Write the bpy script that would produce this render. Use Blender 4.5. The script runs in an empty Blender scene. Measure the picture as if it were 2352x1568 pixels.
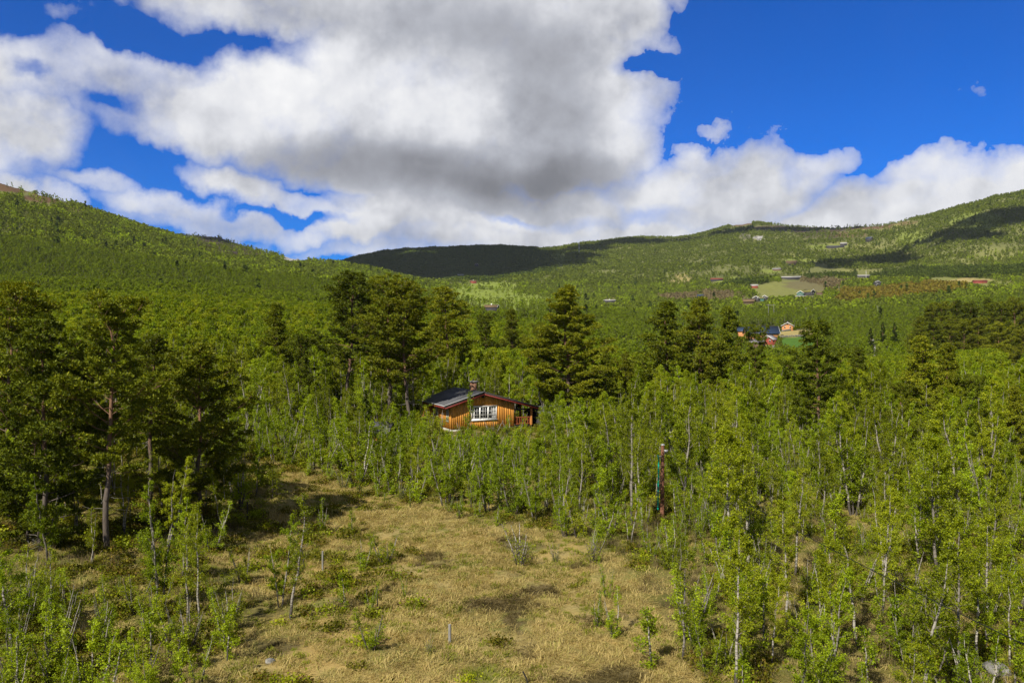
import bpy, math, random
import numpy as np
from mathutils import Vector, Matrix, Euler
rad = math.radians
scn = bpy.context.scene
COL = scn.collection

# ---------------------------------------------------------------- camera
# the photograph is measured on a 2352 x 1568 sheet: X to the right, Y down
W0, H0, F0, YH = 2352.0, 1568.0, 1828.0, 775.0      # YH: eye level
PITCH = math.atan((H0 / 2 - YH) / F0)
cd = bpy.data.cameras.new('camera')
cam = bpy.data.objects.new('camera', cd); COL.objects.link(cam)
cd.sensor_width = 36.0; cd.lens = 36.0 * F0 / W0
cd.clip_start = 0.5; cd.clip_end = 30000
cam.location = (0, 0, 0)
cam.rotation_euler = (math.pi / 2 - PITCH, 0, 0)
scn.camera = cam
CP, SP = math.cos(PITCH), math.sin(PITCH)

def ray(X, Y):
    a = (X - W0 / 2) / F0; b = (H0 / 2 - Y) / F0
    return np.array([a, CP + b * SP, -SP + b * CP])

def atd(X, Y, d):                                    # point of a pixel at forward distance d
    r = ray(X, Y); return r * (d / r[1])

def project(x, y, z):
    x, y, z = np.asarray(x, float), np.asarray(y, float), np.asarray(z, float)
    f = y * CP - z * SP; u = y * SP + z * CP
    return W0 / 2 + F0 * x / f, H0 / 2 - F0 * u / f

HAZE = 0.000032
# ---------------------------------------------------------------- light and exposure
SUN_AZ, SUN_EL = 34.0, 43.0                          # sun stands behind the camera, to its left
sdir = Vector((-math.sin(rad(SUN_AZ)) * math.cos(rad(SUN_EL)), -math.cos(rad(SUN_AZ)) * math.cos(rad(SUN_EL)), math.sin(rad(SUN_EL))))
sl = bpy.data.lights.new('sun', 'SUN'); sl.energy = 5.0; sl.angle = rad(0.53); sl.color = (1.0, 0.93, 0.80)
so = bpy.data.objects.new('sun', sl); COL.objects.link(so)
so.rotation_euler = (-sdir).to_track_quat('-Z', 'Y').to_euler(); so.location = sdir * 200
scn.view_settings.view_transform = 'Standard'; scn.view_settings.look = 'None'
scn.view_settings.exposure = 0.36; scn.view_settings.gamma = 1.0
scn.cycles.use_denoising = True
scn.cycles.max_bounces = 5; scn.cycles.diffuse_bounces = 2; scn.cycles.glossy_bounces = 2
scn.cycles.transmission_bounces = 3; scn.cycles.transparent_max_bounces = 4
scn.cycles.use_adaptive_sampling = True; scn.cycles.adaptive_threshold = 0.02

# ---------------------------------------------------------------- node helper
class NT:
    def __init__(s, tree): s.t = tree; s.n = tree.nodes; s.l = tree.links
    def node(s, typ, **kw):
        n = s.n.new(typ)
        for k, v in kw.items(): setattr(n, k, v)
        return n
    def put(s, sock, v):
        if isinstance(v, bpy.types.NodeSocket): s.l.new(v, sock)
        elif v is not None: sock.default_value = v
    def math(s, op, a, b=None, c=None, clamp=False):
        n = s.n.new('ShaderNodeMath'); n.operation = op; n.use_clamp = clamp
        s.put(n.inputs[0], a)
        if b is not None: s.put(n.inputs[1], b)
        if c is not None: s.put(n.inputs[2], c)
        return n.outputs[0]
    def vmath(s, op, a, b=None, scale=None):
        n = s.n.new('ShaderNodeVectorMath'); n.operation = op
        s.put(n.inputs[0], a)
        if b is not None: s.put(n.inputs[1], b)
        if scale is not None: s.put(n.inputs[3], scale)
        return n.outputs['Value'] if op in ('LENGTH', 'DOT_PRODUCT') else n.outputs[0]
    def noise(s, vec, scale, detail=4, rough=0.55, dist=0.0, col=False):
        n = s.n.new('ShaderNodeTexNoise'); s.put(n.inputs['Vector'], vec)
        n.inputs['Scale'].default_value = scale; n.inputs['Detail'].default_value = detail
        n.inputs['Roughness'].default_value = rough; n.inputs['Distortion'].default_value = dist
        return n.outputs['Color'] if col else n.outputs[0]
    def ss(s, v, a, b, lo=0.0, hi=1.0, smooth=True):
        n = s.n.new('ShaderNodeMapRange'); n.interpolation_type = 'SMOOTHSTEP' if smooth else 'LINEAR'
        s.put(n.inputs[0], v)
        for i, q in enumerate((a, b, lo, hi)): s.put(n.inputs[1 + i], q)
        return n.outputs[0]
    def mix(s, f, a, b, mode='MIX'):
        n = s.n.new('ShaderNodeMix'); n.data_type = 'RGBA'; n.blend_type = mode; n.clamp_factor = True
        s.put(n.inputs[0], f)
        s.put(n.inputs[6], a if isinstance(a, bpy.types.NodeSocket) else (*a, 1))
        s.put(n.inputs[7], b if isinstance(b, bpy.types.NodeSocket) else (*b, 1))
        return n.outputs[2]
    def ramp(s, v, stops):
        n = s.n.new('ShaderNodeValToRGB'); e = n.color_ramp.elements
        while len(e) < len(stops): e.new(0.5)
        for k, (p, c) in enumerate(stops): e[k].position = p; e[k].color = (*c, 1)
        s.put(n.inputs[0], v); return n.outputs[0]

# ---------------------------------------------------------------- world: sky with cumulus, laid out by direction
w = bpy.data.worlds.new("World"); scn.world = w; w.use_nodes = True
T = NT(w.node_tree); T.n.clear()
out = T.node('ShaderNodeOutputWorld'); bg = T.node('ShaderNodeBackground')
bg.inputs[1].default_value = 0.1
T.l.new(bg.outputs[0], out.inputs[0])
sky = T.node('ShaderNodeTexSky', sky_type='NISHITA'); sky.sun_disc = False
sky.sun_elevation = rad(SUN_EL); sky.sun_rotation = math.pi + rad(SUN_AZ)
sky.altitude = 900; sky.air_density = 1.0; sky.dust_density = 0.3; sky.ozone_density = 3.0
skyc = T.mix(1.0, sky.outputs[0], (0.0, 0.35, 0.97), 'MULTIPLY')
tc = T.node('ShaderNodeTexCoord'); D = T.vmath('NORMALIZE', tc.outputs['Generated'])
sp = T.node('ShaderNodeSeparateXYZ'); T.l.new(D, sp.inputs[0])
az = T.math('ARCTAN2', sp.outputs[0], sp.outputs[1]); el = T.math('ARCSINE', sp.outputs[2])
cb = T.node('ShaderNodeCombineXYZ'); T.l.new(az, cb.inputs[0]); T.l.new(el, cb.inputs[1])
UV = cb.outputs[0]
def azel(X, Y):
    r = ray(X, Y); return math.atan2(r[0], r[1]), math.atan2(r[2], math.hypot(r[0], r[1]))
n1 = T.noise(D, 5.0, 6, 0.55, col=True); n2 = T.noise(D, 22.0, 5, 0.6, col=True)
w1 = T.vmath('SCALE', T.vmath('SUBTRACT', n1, (0.5, 0.5, 0.5)), scale=0.10)
w2 = T.vmath('SCALE', T.vmath('SUBTRACT', n2, (0.5, 0.5, 0.5)), scale=0.035)
UVW = T.vmath('ADD', T.vmath('ADD', UV, w1), w2)
UVS = T.vmath('ADD', UV, w1)
def blob(uv, X, Y, rx, ry, rot=0, soft=0.35):
    a, e = azel(X, Y); r = ray(X, Y); k = 1 / np.dot(r, r) ** 0.5
    m = T.node('ShaderNodeMapping', vector_type='TEXTURE'); T.put(m.inputs[0], uv)
    m.inputs[1].default_value = (a, e, 0); m.inputs[2].default_value = (0, 0, rad(rot))
    m.inputs[3].default_value = (rx / F0 * k, ry / F0 * k, 1)
    return T.ss(T.vmath('LENGTH', m.outputs[0]), 1 + soft, 1 - soft)
CLOUDS = [  # X, Y, rx, ry, rotation, softness, weight
    (850, -50, 760, 150, 0, .35, 1), (1080, 190, 440, 255, 0, .3, 1), (700, 255, 430, 110, 4, .4, 1),
    (330, 165, 330, 75, -8, .6, .8), (60, 150, 190, 100, 0, .7, .78), (20, 280, 120, 80, 0, .6, .85), (890, 375, 390, 85, -6, .35, 1), (1270, 330, 240, 115, 0, .3, 1),
    (1420, 25, 130, 85, 0, .4, 1), (560, 420, 170, 34, -14, .6, .85), (680, 455, 140, 26, -14, .6, .8), (190, 398, 120, 22, -8, .7, .62), (15, 425, 90, 40, -30, .6, .85), (110, 430, 50, 34, -30, .7, .75),
    (400, 465, 180, 34, -6, .6, .78), (520, 500, 240, 34, -4, .7, .72), (820, 515, 140, 40, 0, .5, .92), (670, 525, 60, 26, 0, .7, .75), (850, 570, 260, 26, 0, .8, .62), (1120, 485, 420, 62, 0, .5, .9),
    (1640, 430, 230, 90, 0, .45, .95), (2150, 505, 330, 105, 3, .4, 1), (1850, 385, 100, 40, 0, .6, .7), (1620, 350, 80, 36, 0, .6, .75),
    (1650, 535, 950, 50, 0, .5, .9), (2420, 450, 200, 105, 0, .4, 1), (1640, 282, 34, 12, 0, .9, .42), (2130, 410, 110, 45, 0, .6, .85), (610, 30, 260, 60, 0, .5, .9), (180, 20, 110, 30, 0, .8, .62),
    (-300, 250, 300, 260, 0, .4, 1), (700, -500, 900, 260, 0, .5, 1), (2900, 380, 400, 160, 0, .4, 1),
]
HOLES = [(255, 60, 75, 30, -12, .9, .9), (410, 106, 90, 26, -15, .9, .30), (48, 162, 26, 22, 0, .8, .45), (225, 232, 50, 18, 0, .8, .35),
         (340, 345, 70, 24, -12, .8, .4), (1510, 474, 52, 16, 0, .9, .42), (1795, 390, 22, 26, 20, .9, .4), (1185, 497, 55, 8, 0, .8, .45), (1490, 150, 75, 24, 8, .8, .7), (5, 5, 50, 50, 0, .9, .8),
         (690, 490, 110, 10, -5, .8, .5), (1330, 500, 80, 12, 0, .9, .3), (740, 585, 60, 10, 0, .9, .3)]
acc = None
for (X, Y, rx, ry, ro, sf, wt) in CLOUDS:
    b = T.math('MULTIPLY', blob(UVW, X, Y, rx, ry, ro, sf), wt)
    acc = b if acc is None else T.math('MAXIMUM', acc, b)
for (X, Y, rx, ry, ro, sf, wt) in HOLES:
    acc = T.math('SUBTRACT', acc, T.math('MULTIPLY', blob(UVW, X, Y, rx, ry, ro, sf), wt))
fine = T.noise(D, 9.0, 10, 0.62)
fine2 = T.noise(D, 34.0, 8, 0.65)
fld = T.math('ADD', T.math('ADD', acc, T.math('MULTIPLY', T.math('SUBTRACT', fine, 0.5), 1.15)), T.math('MULTIPLY', T.math('SUBTRACT', fine2, 0.5), 0.30))
# beyond the part of the sky the photo shows: clouds added to lower and neutralise the fill light
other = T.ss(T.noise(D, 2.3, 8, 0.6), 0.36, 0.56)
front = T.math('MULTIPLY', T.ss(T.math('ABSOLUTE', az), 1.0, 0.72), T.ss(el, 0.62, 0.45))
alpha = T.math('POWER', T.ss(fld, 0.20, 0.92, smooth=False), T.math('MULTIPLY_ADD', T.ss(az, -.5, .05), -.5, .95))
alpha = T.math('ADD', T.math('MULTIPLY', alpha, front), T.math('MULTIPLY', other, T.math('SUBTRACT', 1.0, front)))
DARK = [(940, 402, 380, 50, -3, .8, .40), (1060, 330, 330, 60, 0, .9, .10), (1240, 180, 190, 100, -25, .9, .22), (1340, 398, 125, 42, 0, .6, .30), (1130, 60, 430, 90, 0, .9, .14), (620, 30, 380, 70, 0, .9, .12),
        (1150, 465, 250, 36, 0, .8, .16), (1750, 480, 300, 36, 0, .9, .10), (560, 500, 160, 24, 0, .8, .16), (900, 556, 320, 18, 0, .8, .12), (1700, 360, 140, 34, 0, .9, .10), (1300, 280, 110, 60, 0, .9, .08), (300, 180, 300, 90, 0, .9, .06)]
LITE = [(650, 215, 230, 75, 0, .9, .16), (1400, 215, 80, 60, 0, .9, .16), (820, 500, 110, 20, 0, .8, .14), (760, 130, 100, 26, 0, .9, .12), (2150, 390, 180, 40, 0, .9, .08), (1160, 503, 90, 10, 0, .8, .16),
        (980, 250, 200, 60, 0, .9, .12), (540, 160, 90, 24, 0, .9, .08), (430, 445, 110, 14, 0, .9, .1)]
dk = None
for (X, Y, rx, ry, ro, sf, wt) in DARK:
    q = T.math('MULTIPLY', blob(UVS, X, Y, rx, ry, ro, sf), wt); dk = q if dk is None else T.math('ADD', dk, q)
def relief(sc, k, off):  # sunward offset: light and shade of the billows put into cloud colour
    a_ = T.noise(D, sc, 6, 0.55); b_ = T.noise(T.vmath('ADD', D, off), sc, 6, 0.55)
    return T.math('MULTIPLY', T.math('SUBTRACT', a_, b_), k)
tex = T.math('MULTIPLY', T.math('SUBTRACT', T.noise(D, 6.0, 6, 0.5), 0.5), 0.30)
tex = T.math('ADD', tex, T.math('ADD', relief(8.0, .9, (-.018, 0, .026)), T.math('ADD', relief(21.0, .34, (-.007, 0, .010)), relief(3.6, .8, (-.03, 0, .05)))))
lum = T.math('SUBTRACT', T.math('MULTIPLY_ADD', tex, T.ss(dk, .05, .35, 1.0, .35), 0.74), dk)
for (X, Y, rx, ry, ro, sf, wt) in LITE:
    lum = T.math('ADD', lum, T.math('MULTIPLY', blob(UVS, X, Y, rx, ry, ro, sf), wt))
ccol = T.ramp(lum, [(0.0, (0.13, 0.14, 0.17)), (0.22, (0.22, 0.225, 0.25)), (0.5, (0.46, 0.475, 0.53)), (0.78, (0.80, 0.81, 0.85)), (1.0, (0.97, 0.97, 0.98))])
ccol = T.vmath('SCALE', ccol, scale=T.math('MULTIPLY_ADD', front, 5.3, 2.4))      # out-of-frame clouds dimmed to cut the fill light
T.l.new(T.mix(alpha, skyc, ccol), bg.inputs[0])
w.cycles.sampling_method = 'MANUAL'; w.cycles.sample_map_resolution = 512

# ---------------------------------------------------------------- value noise in numpy
_R = np.random.RandomState(7).rand(256, 256)
def vnoise(x, y, off=0):
    x = np.asarray(x, float) + off * 17.3; y = np.asarray(y, float) + off * 9.1
    xi = np.floor(x).astype(int); yi = np.floor(y).astype(int)
    fx = x - xi; fy = y - yi; fx = fx * fx * (3 - 2 * fx); fy = fy * fy * (3 - 2 * fy)
    a = _R[xi & 255, yi & 255]; b = _R[(xi + 1) & 255, yi & 255]; c = _R[xi & 255, (yi + 1) & 255]; d = _R[(xi + 1) & 255, (yi + 1) & 255]
    return (a * (1 - fx) + b * fx) * (1 - fy) + (c * (1 - fx) + d * fx) * fy
def fbm(x, y, oct=4, off=0, gain=0.5):
    s = 0; a = 1; t = 0
    for k in range(oct):
        s = s + a * vnoise(np.asarray(x) * 2 ** k, np.asarray(y) * 2 ** k, off + k * 3); t += a; a *= gain
    return s / t - 0.5

# ---------------------------------------------------------------- terrain
def zf(d, Y): return -(Y - YH) / F0 * d
def P(near, far): return near + [(d, zf(d, Y)) for d, Y in far]
NL = [(5, -14), (25, -13.6), (38, -13.2), (50, -12.3), (70, -11), (94, -9)]
NM = [(5, -14), (50, -14), (60, -13.9), (68, -13.4), (82, -11.6), (89, -10.9), (96, -10.8), (105, -10.8)]
NR = [(5, -14), (60, -14), (80, -13.2), (100, -12.2), (150, -13), (250, -13.5)]
COLS = [
    (-700, P(NL + [(150, -3)], [(300, 700), (500, 620), (900, 330), (1300, 200), (1900, 180), (4500, 300)])),
    (0,    P(NL + [(150, -3.8)], [(300, 708), (500, 660), (750, 540), (1000, 422), (1300, 470), (2500, 540), (4500, 600)])),
    (160,  P(NL + [(150, -3.8)], [(300, 712), (500, 665), (750, 565), (1050, 466), (1400, 510), (2500, 570), (4500, 620)])),
    (350,  P([(5, -14), (38, -13.6), (50, -12.8), (70, -11.8), (94, -9.8), (150, -3.6)], [(300, 718), (500, 672), (800, 592), (1150, 530), (1450, 570), (1900, 575), (4500, 640)])),
    (420,  P([(5, -14), (40, -13.8), (50, -13), (70, -12), (94, -10), (150, -4)], [(300, 720), (500, 676), (800, 605), (1200, 549), (1500, 580), (1850, 536), (2300, 600), (4500, 640)])),
    (560,  P([(5, -14), (45, -14), (60, -13.4), (94, -10.5), (150, -5)], [(300, 728), (500, 688), (800, 625), (1300, 579), (1500, 600), (1850, 560), (2300, 610), (4500, 640)])),
    (640,  P([(5, -14), (50, -14), (60, -13.6), (94, -10.6), (150, -5.5)], [(300, 735), (500, 695), (850, 630), (1350, 593), (1500, 612), (1850, 592), (2300, 630), (4500, 650)])),
    (770,  P(NM + [(150, -7)], [(300, 742), (500, 700), (900, 648), (1500, 606), (1800, 640), (2600, 608), (3200, 640), (4500, 660)])),
    (850,  P(NM + [(150, -7.5)], [(300, 748), (500, 706), (900, 656), (1500, 619), (1800, 645), (2600, 583), (3200, 620), (4500, 650)])),
    (930,  P(NM + [(150, -8)], [(300, 755), (500, 712), (900, 672), (1400, 642), (1800, 660), (2600, 571), (3200, 600), (4500, 640)])),
    (1050, P(NM + [(150, -9)], [(300, 775), (500, 728), (900, 685), (1200, 664), (1500, 652), (1900, 640), (2600, 567), (3200, 600), (4500, 640)])),
    (1180, P(NM + [(150, -9.5)], [(300, 785), (500, 738), (900, 695), (1250, 666), (1500, 652), (1900, 634), (2600, 564), (3200, 600), (4500, 640)])),
    (1250, P(NM + [(150, -10)], [(300, 790), (500, 742), (900, 700), (1250, 665), (1700, 630), (2600, 577), (3200, 600), (4500, 640)])),
    (1290, P(NM + [(150, -10.5)], [(300, 795), (500, 748), (900, 705), (1250, 672), (1700, 630), (2600, 571), (3200, 600), (4500, 640)])),
    (1470, P(NR, [(350, 830), (500, 770), (800, 720), (1100, 692), (1400, 658), (1800, 612), (2600, 543), (3200, 580), (4500, 640)])),
    (1560, P(NR, [(350, 836), (480, 795), (560, 765), (750, 724), (1100, 688), (1400, 652), (1800, 600), (2600, 547), (3200, 580), (4500, 640)])),
    (1700, P(NR, [(350, 838), (470, 802), (560, 760), (700, 728), (1000, 682), (1300, 650), (1800, 586), (2500, 513), (3200, 560), (4500, 640)])),
    (1790, P(NR, [(350, 838), (470, 802), (560, 758), (700, 726), (1000, 680), (1300, 645), (1800, 584), (2500, 516), (3200, 560), (4500, 640)])),
    (1950, P(NR, [(350, 830), (500, 780), (700, 725), (1000, 674), (1300, 642), (1700, 592), (2200, 524), (3000, 560), (4500, 640)])),
    (2080, P(NR, [(350, 822), (500, 770), (700, 715), (1000, 664), (1300, 632), (1700, 575), (2100, 508), (3000, 540), (4500, 640)])),
    (2200, P([(5, -14), (60, -14), (100, -12), (150, -12.5), (250, -12)], [(350, 810), (500, 758), (700, 700), (1000, 652), (1300, 618), (1900, 474), (2600, 520), (4500, 640)])),
    (2352, P([(5, -14), (60, -14), (100, -12), (150, -12), (250, -11)], [(350, 800), (500, 745), (700, 690), (1000, 645), (1300, 600), (1800, 441), (2600, 480), (4500, 640)])),
    (3000, P([(5, -14), (60, -14), (100, -11.5), (150, -11), (250, -9)], [(350, 790), (500, 730), (700, 680), (1000, 620), (1300, 560), (1800, 380), (2600, 400), (4500, 600)])),
]
LG = np.linspace(math.log(5), math.log(4500), 420)
SC = np.linspace(-1.2, 1.2, 240)
_s = np.array([(c[0] - W0 / 2) / F0 for c in COLS])
_prof = np.array([np.interp(LG, [math.log(q[0]) for q in c[1]], [q[1] for q in c[1]]) for c in COLS])
TAB = np.array([np.interp(SC, _s, _prof[:, k]) for k in range(len(LG))]).T          # [s, depth]
k5 = np.array([1, 2, 3, 2, 1]) / 9.0
def smooth(a, ax):
    p = np.pad(a, [(2, 2) if i == ax else (0, 0) for i in (0, 1)], mode='edge')
    r = 0
    for i in range(5): r = r + k5[i] * (p[i:i + a.shape[0], :] if ax == 0 else p[:, i:i + a.shape[1]])
    return r
TAB = smooth(TAB, 0); TAB = smooth(smooth(TAB, 0), 1)
def H(x, y):
    x = np.asarray(x, float); y = np.asarray(y, float)
    yy = np.clip(y, 5.0, 4490.0); xx = np.clip(x, -1.19 * np.maximum(yy, 40), 1.19 * np.maximum(yy, 40))
    s = np.clip(xx / np.maximum(yy, 20), -1.19, 1.19)
    u = (s + 1.2) / 2.4 * (len(SC) - 1); v = (np.log(yy) - LG[0]) / (LG[-1] - LG[0]) * (len(LG) - 1)
    ui = np.clip(u.astype(int), 0, len(SC) - 2); vi = np.clip(v.astype(int), 0, len(LG) - 2)
    fu = u - ui; fv = v - vi
    z = (TAB[ui, vi] * (1 - fu) + TAB[ui + 1, vi] * fu) * (1 - fv) + (TAB[ui, vi + 1] * (1 - fu) + TAB[ui + 1, vi + 1] * fu) * fv
    far = np.clip((yy - 600) / 800, 0, 1)
    z = z + fbm(x / 160, y / 160, 4, 5) * 22 * far + fbm(x / 45, y / 45, 3, 9) * (1.2 + 7 * far) + fbm(x / 18, y / 60, 3, 19) * 6 * far * np.clip((yy - 110) / 150, 0, 1)
    nearw = np.clip((130 - yy) / 60, 0, 1)
    z = z + fbm(x / 6, y / 6, 3, 2) * 0.7 * nearw + fbm(x / 1.3, y / 1.3, 3, 4) * 0.26 * nearw
    return z
def g(x, y): return float(H(x, y))
def hit(X, Y, dmin=20, dmax=4300):                   # where a pixel's ray meets the ground
    r = ray(X, Y); ds = np.exp(np.linspace(math.log(dmin), math.log(dmax), 3000))
    xs = r[0] / r[1] * ds; zs = r[2] / r[1] * ds
    under = zs < H(xs, ds)
    i = int(np.argmax(under)) if under.any() else len(ds) - 1
    return float(xs[i]), float(ds[i])

# ---------------------------------------------------------------- mesh helpers
MATS = {}
class MB:                                            # collects quads and tris for ONE mesh
    def __init__(s): s.v = []; s.q = []; s.t = []; s.n = 0; s.qm = []; s.tm = []
    def add(s, V, Q=None, Tt=None, m=0):
        V = np.asarray(V, float).reshape(-1, 3)
        if Q is not None and len(Q): Q = np.asarray(Q, int).reshape(-1, 4); s.q.append(Q + s.n); s.qm.append(np.full(len(Q), m))
        if Tt is not None and len(Tt): Tt = np.asarray(Tt, int).reshape(-1, 3); s.t.append(Tt + s.n); s.tm.append(np.full(len(Tt), m))
        s.v.append(V); s.n += len(V); return s
    def box(s, x0, x1, y0, y1, z0, z1, m=0):
        V = [(x, y, z) for z in (z0, z1) for y in (y0, y1) for x in (x0, x1)]
        return s.add(V, [(0, 2, 3, 1), (4, 5, 7, 6), (0, 1, 5, 4), (2, 6, 7, 3), (0, 4, 6, 2), (1, 3, 7, 5)], m=m)
    def prism(s, poly, y0, y1, m=0):                 # polygon in x,z pushed along y
        n = len(poly); V = [(x, y0, z) for x, z in poly] + [(x, y1, z) for x, z in poly]
        Q = [(i, (i + 1) % n, n + (i + 1) % n, n + i) for i in range(n)]
        Tt = [(0, i + 1, i) for i in range(1, n - 1)] + [(n, n + i, n + i + 1) for i in range(1, n - 1)]
        return s.add(V, Q, Tt, m)
    def tube(s, pts, rr, k=6, m=0):
        pts = np.asarray(pts, float); n = len(pts); rr = np.broadcast_to(np.asarray(rr, float), (n,))
        d = np.gradient(pts, axis=0); d /= np.linalg.norm(d, axis=1)[:, None] + 1e-9
        ref = np.array([1.0, 0.13, 0.21]) if abs(d[0, 0]) < 0.8 else np.array([0.1, 1.0, 0.2])
        a = np.cross(d, ref); a /= np.linalg.norm(a, axis=1)[:, None] + 1e-9; b = np.cross(d, a)
        th = np.arange(k) * 2 * math.pi / k
        V = pts[:, None, :] + rr[:, None, None] * (np.cos(th)[None, :, None] * a[:, None, :] + np.sin(th)[None, :, None] * b[:, None, :])
        i = np.arange(n - 1)[:, None] * k; j = np.arange(k)[None, :]; j2 = (j + 1) % k
        Q = np.stack([i + j, i + j2, i + k + j2, i + k + j], -1).reshape(-1, 4)
        s.add(V.reshape(-1, 3), Q, m=m)
        if k > 3:
            c = n * k - k; s.add(np.vstack([V[-1], pts[-1] + d[-1] * rr[-1] * .4]), None, [(q, (q + 1) % k, k) for q in range(k)], m)
        return s
    def mesh(s, name, mats, smooth=False):
        V = np.vstack(s.v).astype(np.float32)
        Q = np.vstack(s.q) if s.q else np.zeros((0, 4), int); Tt = np.vstack(s.t) if s.t else np.zeros((0, 3), int)
        me = bpy.data.meshes.new(name); me.vertices.add(len(V)); me.vertices.foreach_set('co', V.ravel())
        loops = np.concatenate([Q.ravel(), Tt.ravel()]).astype(np.int32)
        tot = np.concatenate([np.full(len(Q), 4), np.full(len(Tt), 3)]).astype(np.int32)
        st = np.concatenate([[0], np.cumsum(tot)[:-1]]).astype(np.int32)
        me.loops.add(len(loops)); me.loops.foreach_set('vertex_index', loops)
        me.polygons.add(len(tot)); me.polygons.foreach_set('loop_start', st)
        mi = np.concatenate(s.qm + s.tm).astype(np.int32) if (s.qm or s.tm) else np.zeros(0, np.int32)
        for m in mats: me.materials.append(MATS[m] if isinstance(m, str) else m)
        me.polygons.foreach_set('material_index', mi)
        if smooth: me.polygons.foreach_set('use_smooth', np.ones(len(tot), bool))
        me.update(calc_edges=True)
        return me
    def build(s, name, mats, parent=None, loc=None, rz=None, smooth=False):
        if isinstance(mats, str): mats = [mats]
        return link(name, s.mesh(name, mats, smooth), parent, loc, rz)
def link(name, me, parent=None, loc=None, rz=None):
    o = bpy.data.objects.new(name, me); COL.objects.link(o)
    if parent is not None: o.parent = parent
    if loc is not None: o.location = loc
    if rz is not None: o.rotation_euler = (0, 0, rz)
    return o
def tag(o, label, cat, group=None):
    o['label'] = label; o['category'] = cat
    if group: o['group'] = group
    return o
def thing(name, loc, label, cat, group=None, rz=0):
    o = link(name, None, None, loc, rz); return tag(o, label, cat, group)
def struct(o): o['kind'] = 'structure'; return o

# ---------------------------------------------------------------- materials
def newmat(name):
    m = bpy.data.materials.new(name); m.use_nodes = True; t = NT(m.node_tree); t.n.clear(); MATS[name] = m
    o = t.node('ShaderNodeOutputMaterial'); return m, t, o
def simple(name, col, rough=0.8, var=0.15, scale=3.0, bump=0.0, spec=0.3, metal=0.0, bscale=None, stretch=(1, 1, 1)):
    m, t, o = newmat(name); b = t.node('ShaderNodeBsdfPrincipled'); t.l.new(b.outputs[0], o.inputs[0])
    c = t.node('ShaderNodeTexCoord'); mp = t.node('ShaderNodeMapping'); t.l.new(c.outputs['Object'], mp.inputs[0]); mp.inputs[3].default_value = stretch
    nz = t.noise(mp.outputs[0], scale, 6, 0.6)
    f = t.ss(nz, 0.3, 0.7, 1 - var, 1 + var, smooth=False)
    vm = t.vmath('SCALE', tuple(col), scale=f)
    t.l.new(vm, b.inputs['Base Color']); b.inputs['Roughness'].default_value = rough
    b.inputs['Specular IOR Level'].default_value = spec; b.inputs['Metallic'].default_value = metal
    if bump:
        bp = t.node('ShaderNodeBump'); bp.inputs['Strength'].default_value = bump; bp.inputs['Distance'].default_value = 0.05
        t.l.new(t.noise(mp.outputs[0], bscale or scale * 4, 6, 0.65), bp.inputs['Height']); t.l.new(bp.outputs[0], b.inputs['Normal'])
    return m
def leaf(name, cols, trans=0.35, gloss=0.06, objvar=0.35, islvar=1.0):
    """foliage: colour differs leaf by leaf and a little tree by tree"""
    m, t, o = newmat(name)
    ge = t.node('ShaderNodeNewGeometry'); oi = t.node('ShaderNodeObjectInfo')
    v = t.math('ADD', t.math('MULTIPLY', ge.outputs['Random Per Island'], 1 - objvar), t.math('MULTIPLY', oi.outputs['Random'], objvar))
    n = len(cols); c = t.ramp(v, [(0.12 + 0.76 * k / (n - 1), q) for k, q in enumerate(cols)])
    r2 = t.math('FRACT', t.math('MULTIPLY', oi.outputs['Random'], 37.7))
    c = t.vmath('SCALE', c, scale=t.ss(r2, 0, 1, 0.78, 1.2, smooth=False))
    d = t.node('ShaderNodeBsdfDiffuse'); tr = t.node('ShaderNodeBsdfTranslucent'); mx = t.node('ShaderNodeMixShader')
    t.l.new(c, d.inputs[0]); tcol = t.mix(1.0, c, (1.35, 1.2, 0.4), 'MULTIPLY'); t.l.new(tcol, tr.inputs[0])
    mx.inputs[0].default_value = trans; t.l.new(d.outputs[0], mx.inputs[1]); t.l.new(tr.outputs[0], mx.inputs[2])
    gl = t.node('ShaderNodeBsdfGlossy'); gl.inputs['Roughness'].default_value = 0.5; gl.inputs[0].default_value = (1, 1, 1, 1)
    m2 = t.node('ShaderNodeMixShader'); m2.inputs[0].default_value = gloss
    t.l.new(mx.outputs[0], m2.inputs[1]); t.l.new(gl.outputs[0], m2.inputs[2]); t.l.new(m2.outputs[0], o.inputs[0])
    return m
leaf('birch_leaf', [(0.105, 0.14, 0.005), (0.195, 0.245, 0.006), (0.30, 0.36, 0.009), (0.41, 0.44, 0.02)], trans=0.42, gloss=0.008)
leaf('fresh_leaf', [(0.11, 0.165, 0.005), (0.20, 0.28, 0.006), (0.30, 0.40, 0.009), (0.38, 0.46, 0.02)], trans=0.42, gloss=0.008)
leaf('far_leaf', [(0.10, 0.145, 0.010), (0.155, 0.215, 0.012), (0.21, 0.285, 0.014), (0.27, 0.335, 0.025)], trans=0.35, gloss=0.0)
leaf('hill_leaf', [(0.08, 0.105, 0.016), (0.115, 0.15, 0.018), (0.15, 0.19, 0.018), (0.19, 0.235, 0.02)], trans=0.3, gloss=0.0)
leaf('yellow_leaf', [(0.16, 0.13, 0.022), (0.22, 0.17, 0.025), (0.22, 0.21, 0.025)], trans=0.3, gloss=0.0)
leaf('bare_twig', [(0.11, 0.085, 0.045), (0.15, 0.115, 0.06), (0.15, 0.13, 0.06)], trans=0.1, gloss=0.0)
leaf('pine_needle', [(0.052, 0.075, 0.006), (0.105, 0.132, 0.007), (0.17, 0.198, 0.009), (0.28, 0.275, 0.012)], trans=0.22, gloss=0.01)
leaf('spruce_needle', [(0.028, 0.045, 0.008), (0.048, 0.072, 0.009), (0.08, 0.11, 0.012)], trans=0.1, gloss=0.0)
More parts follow.
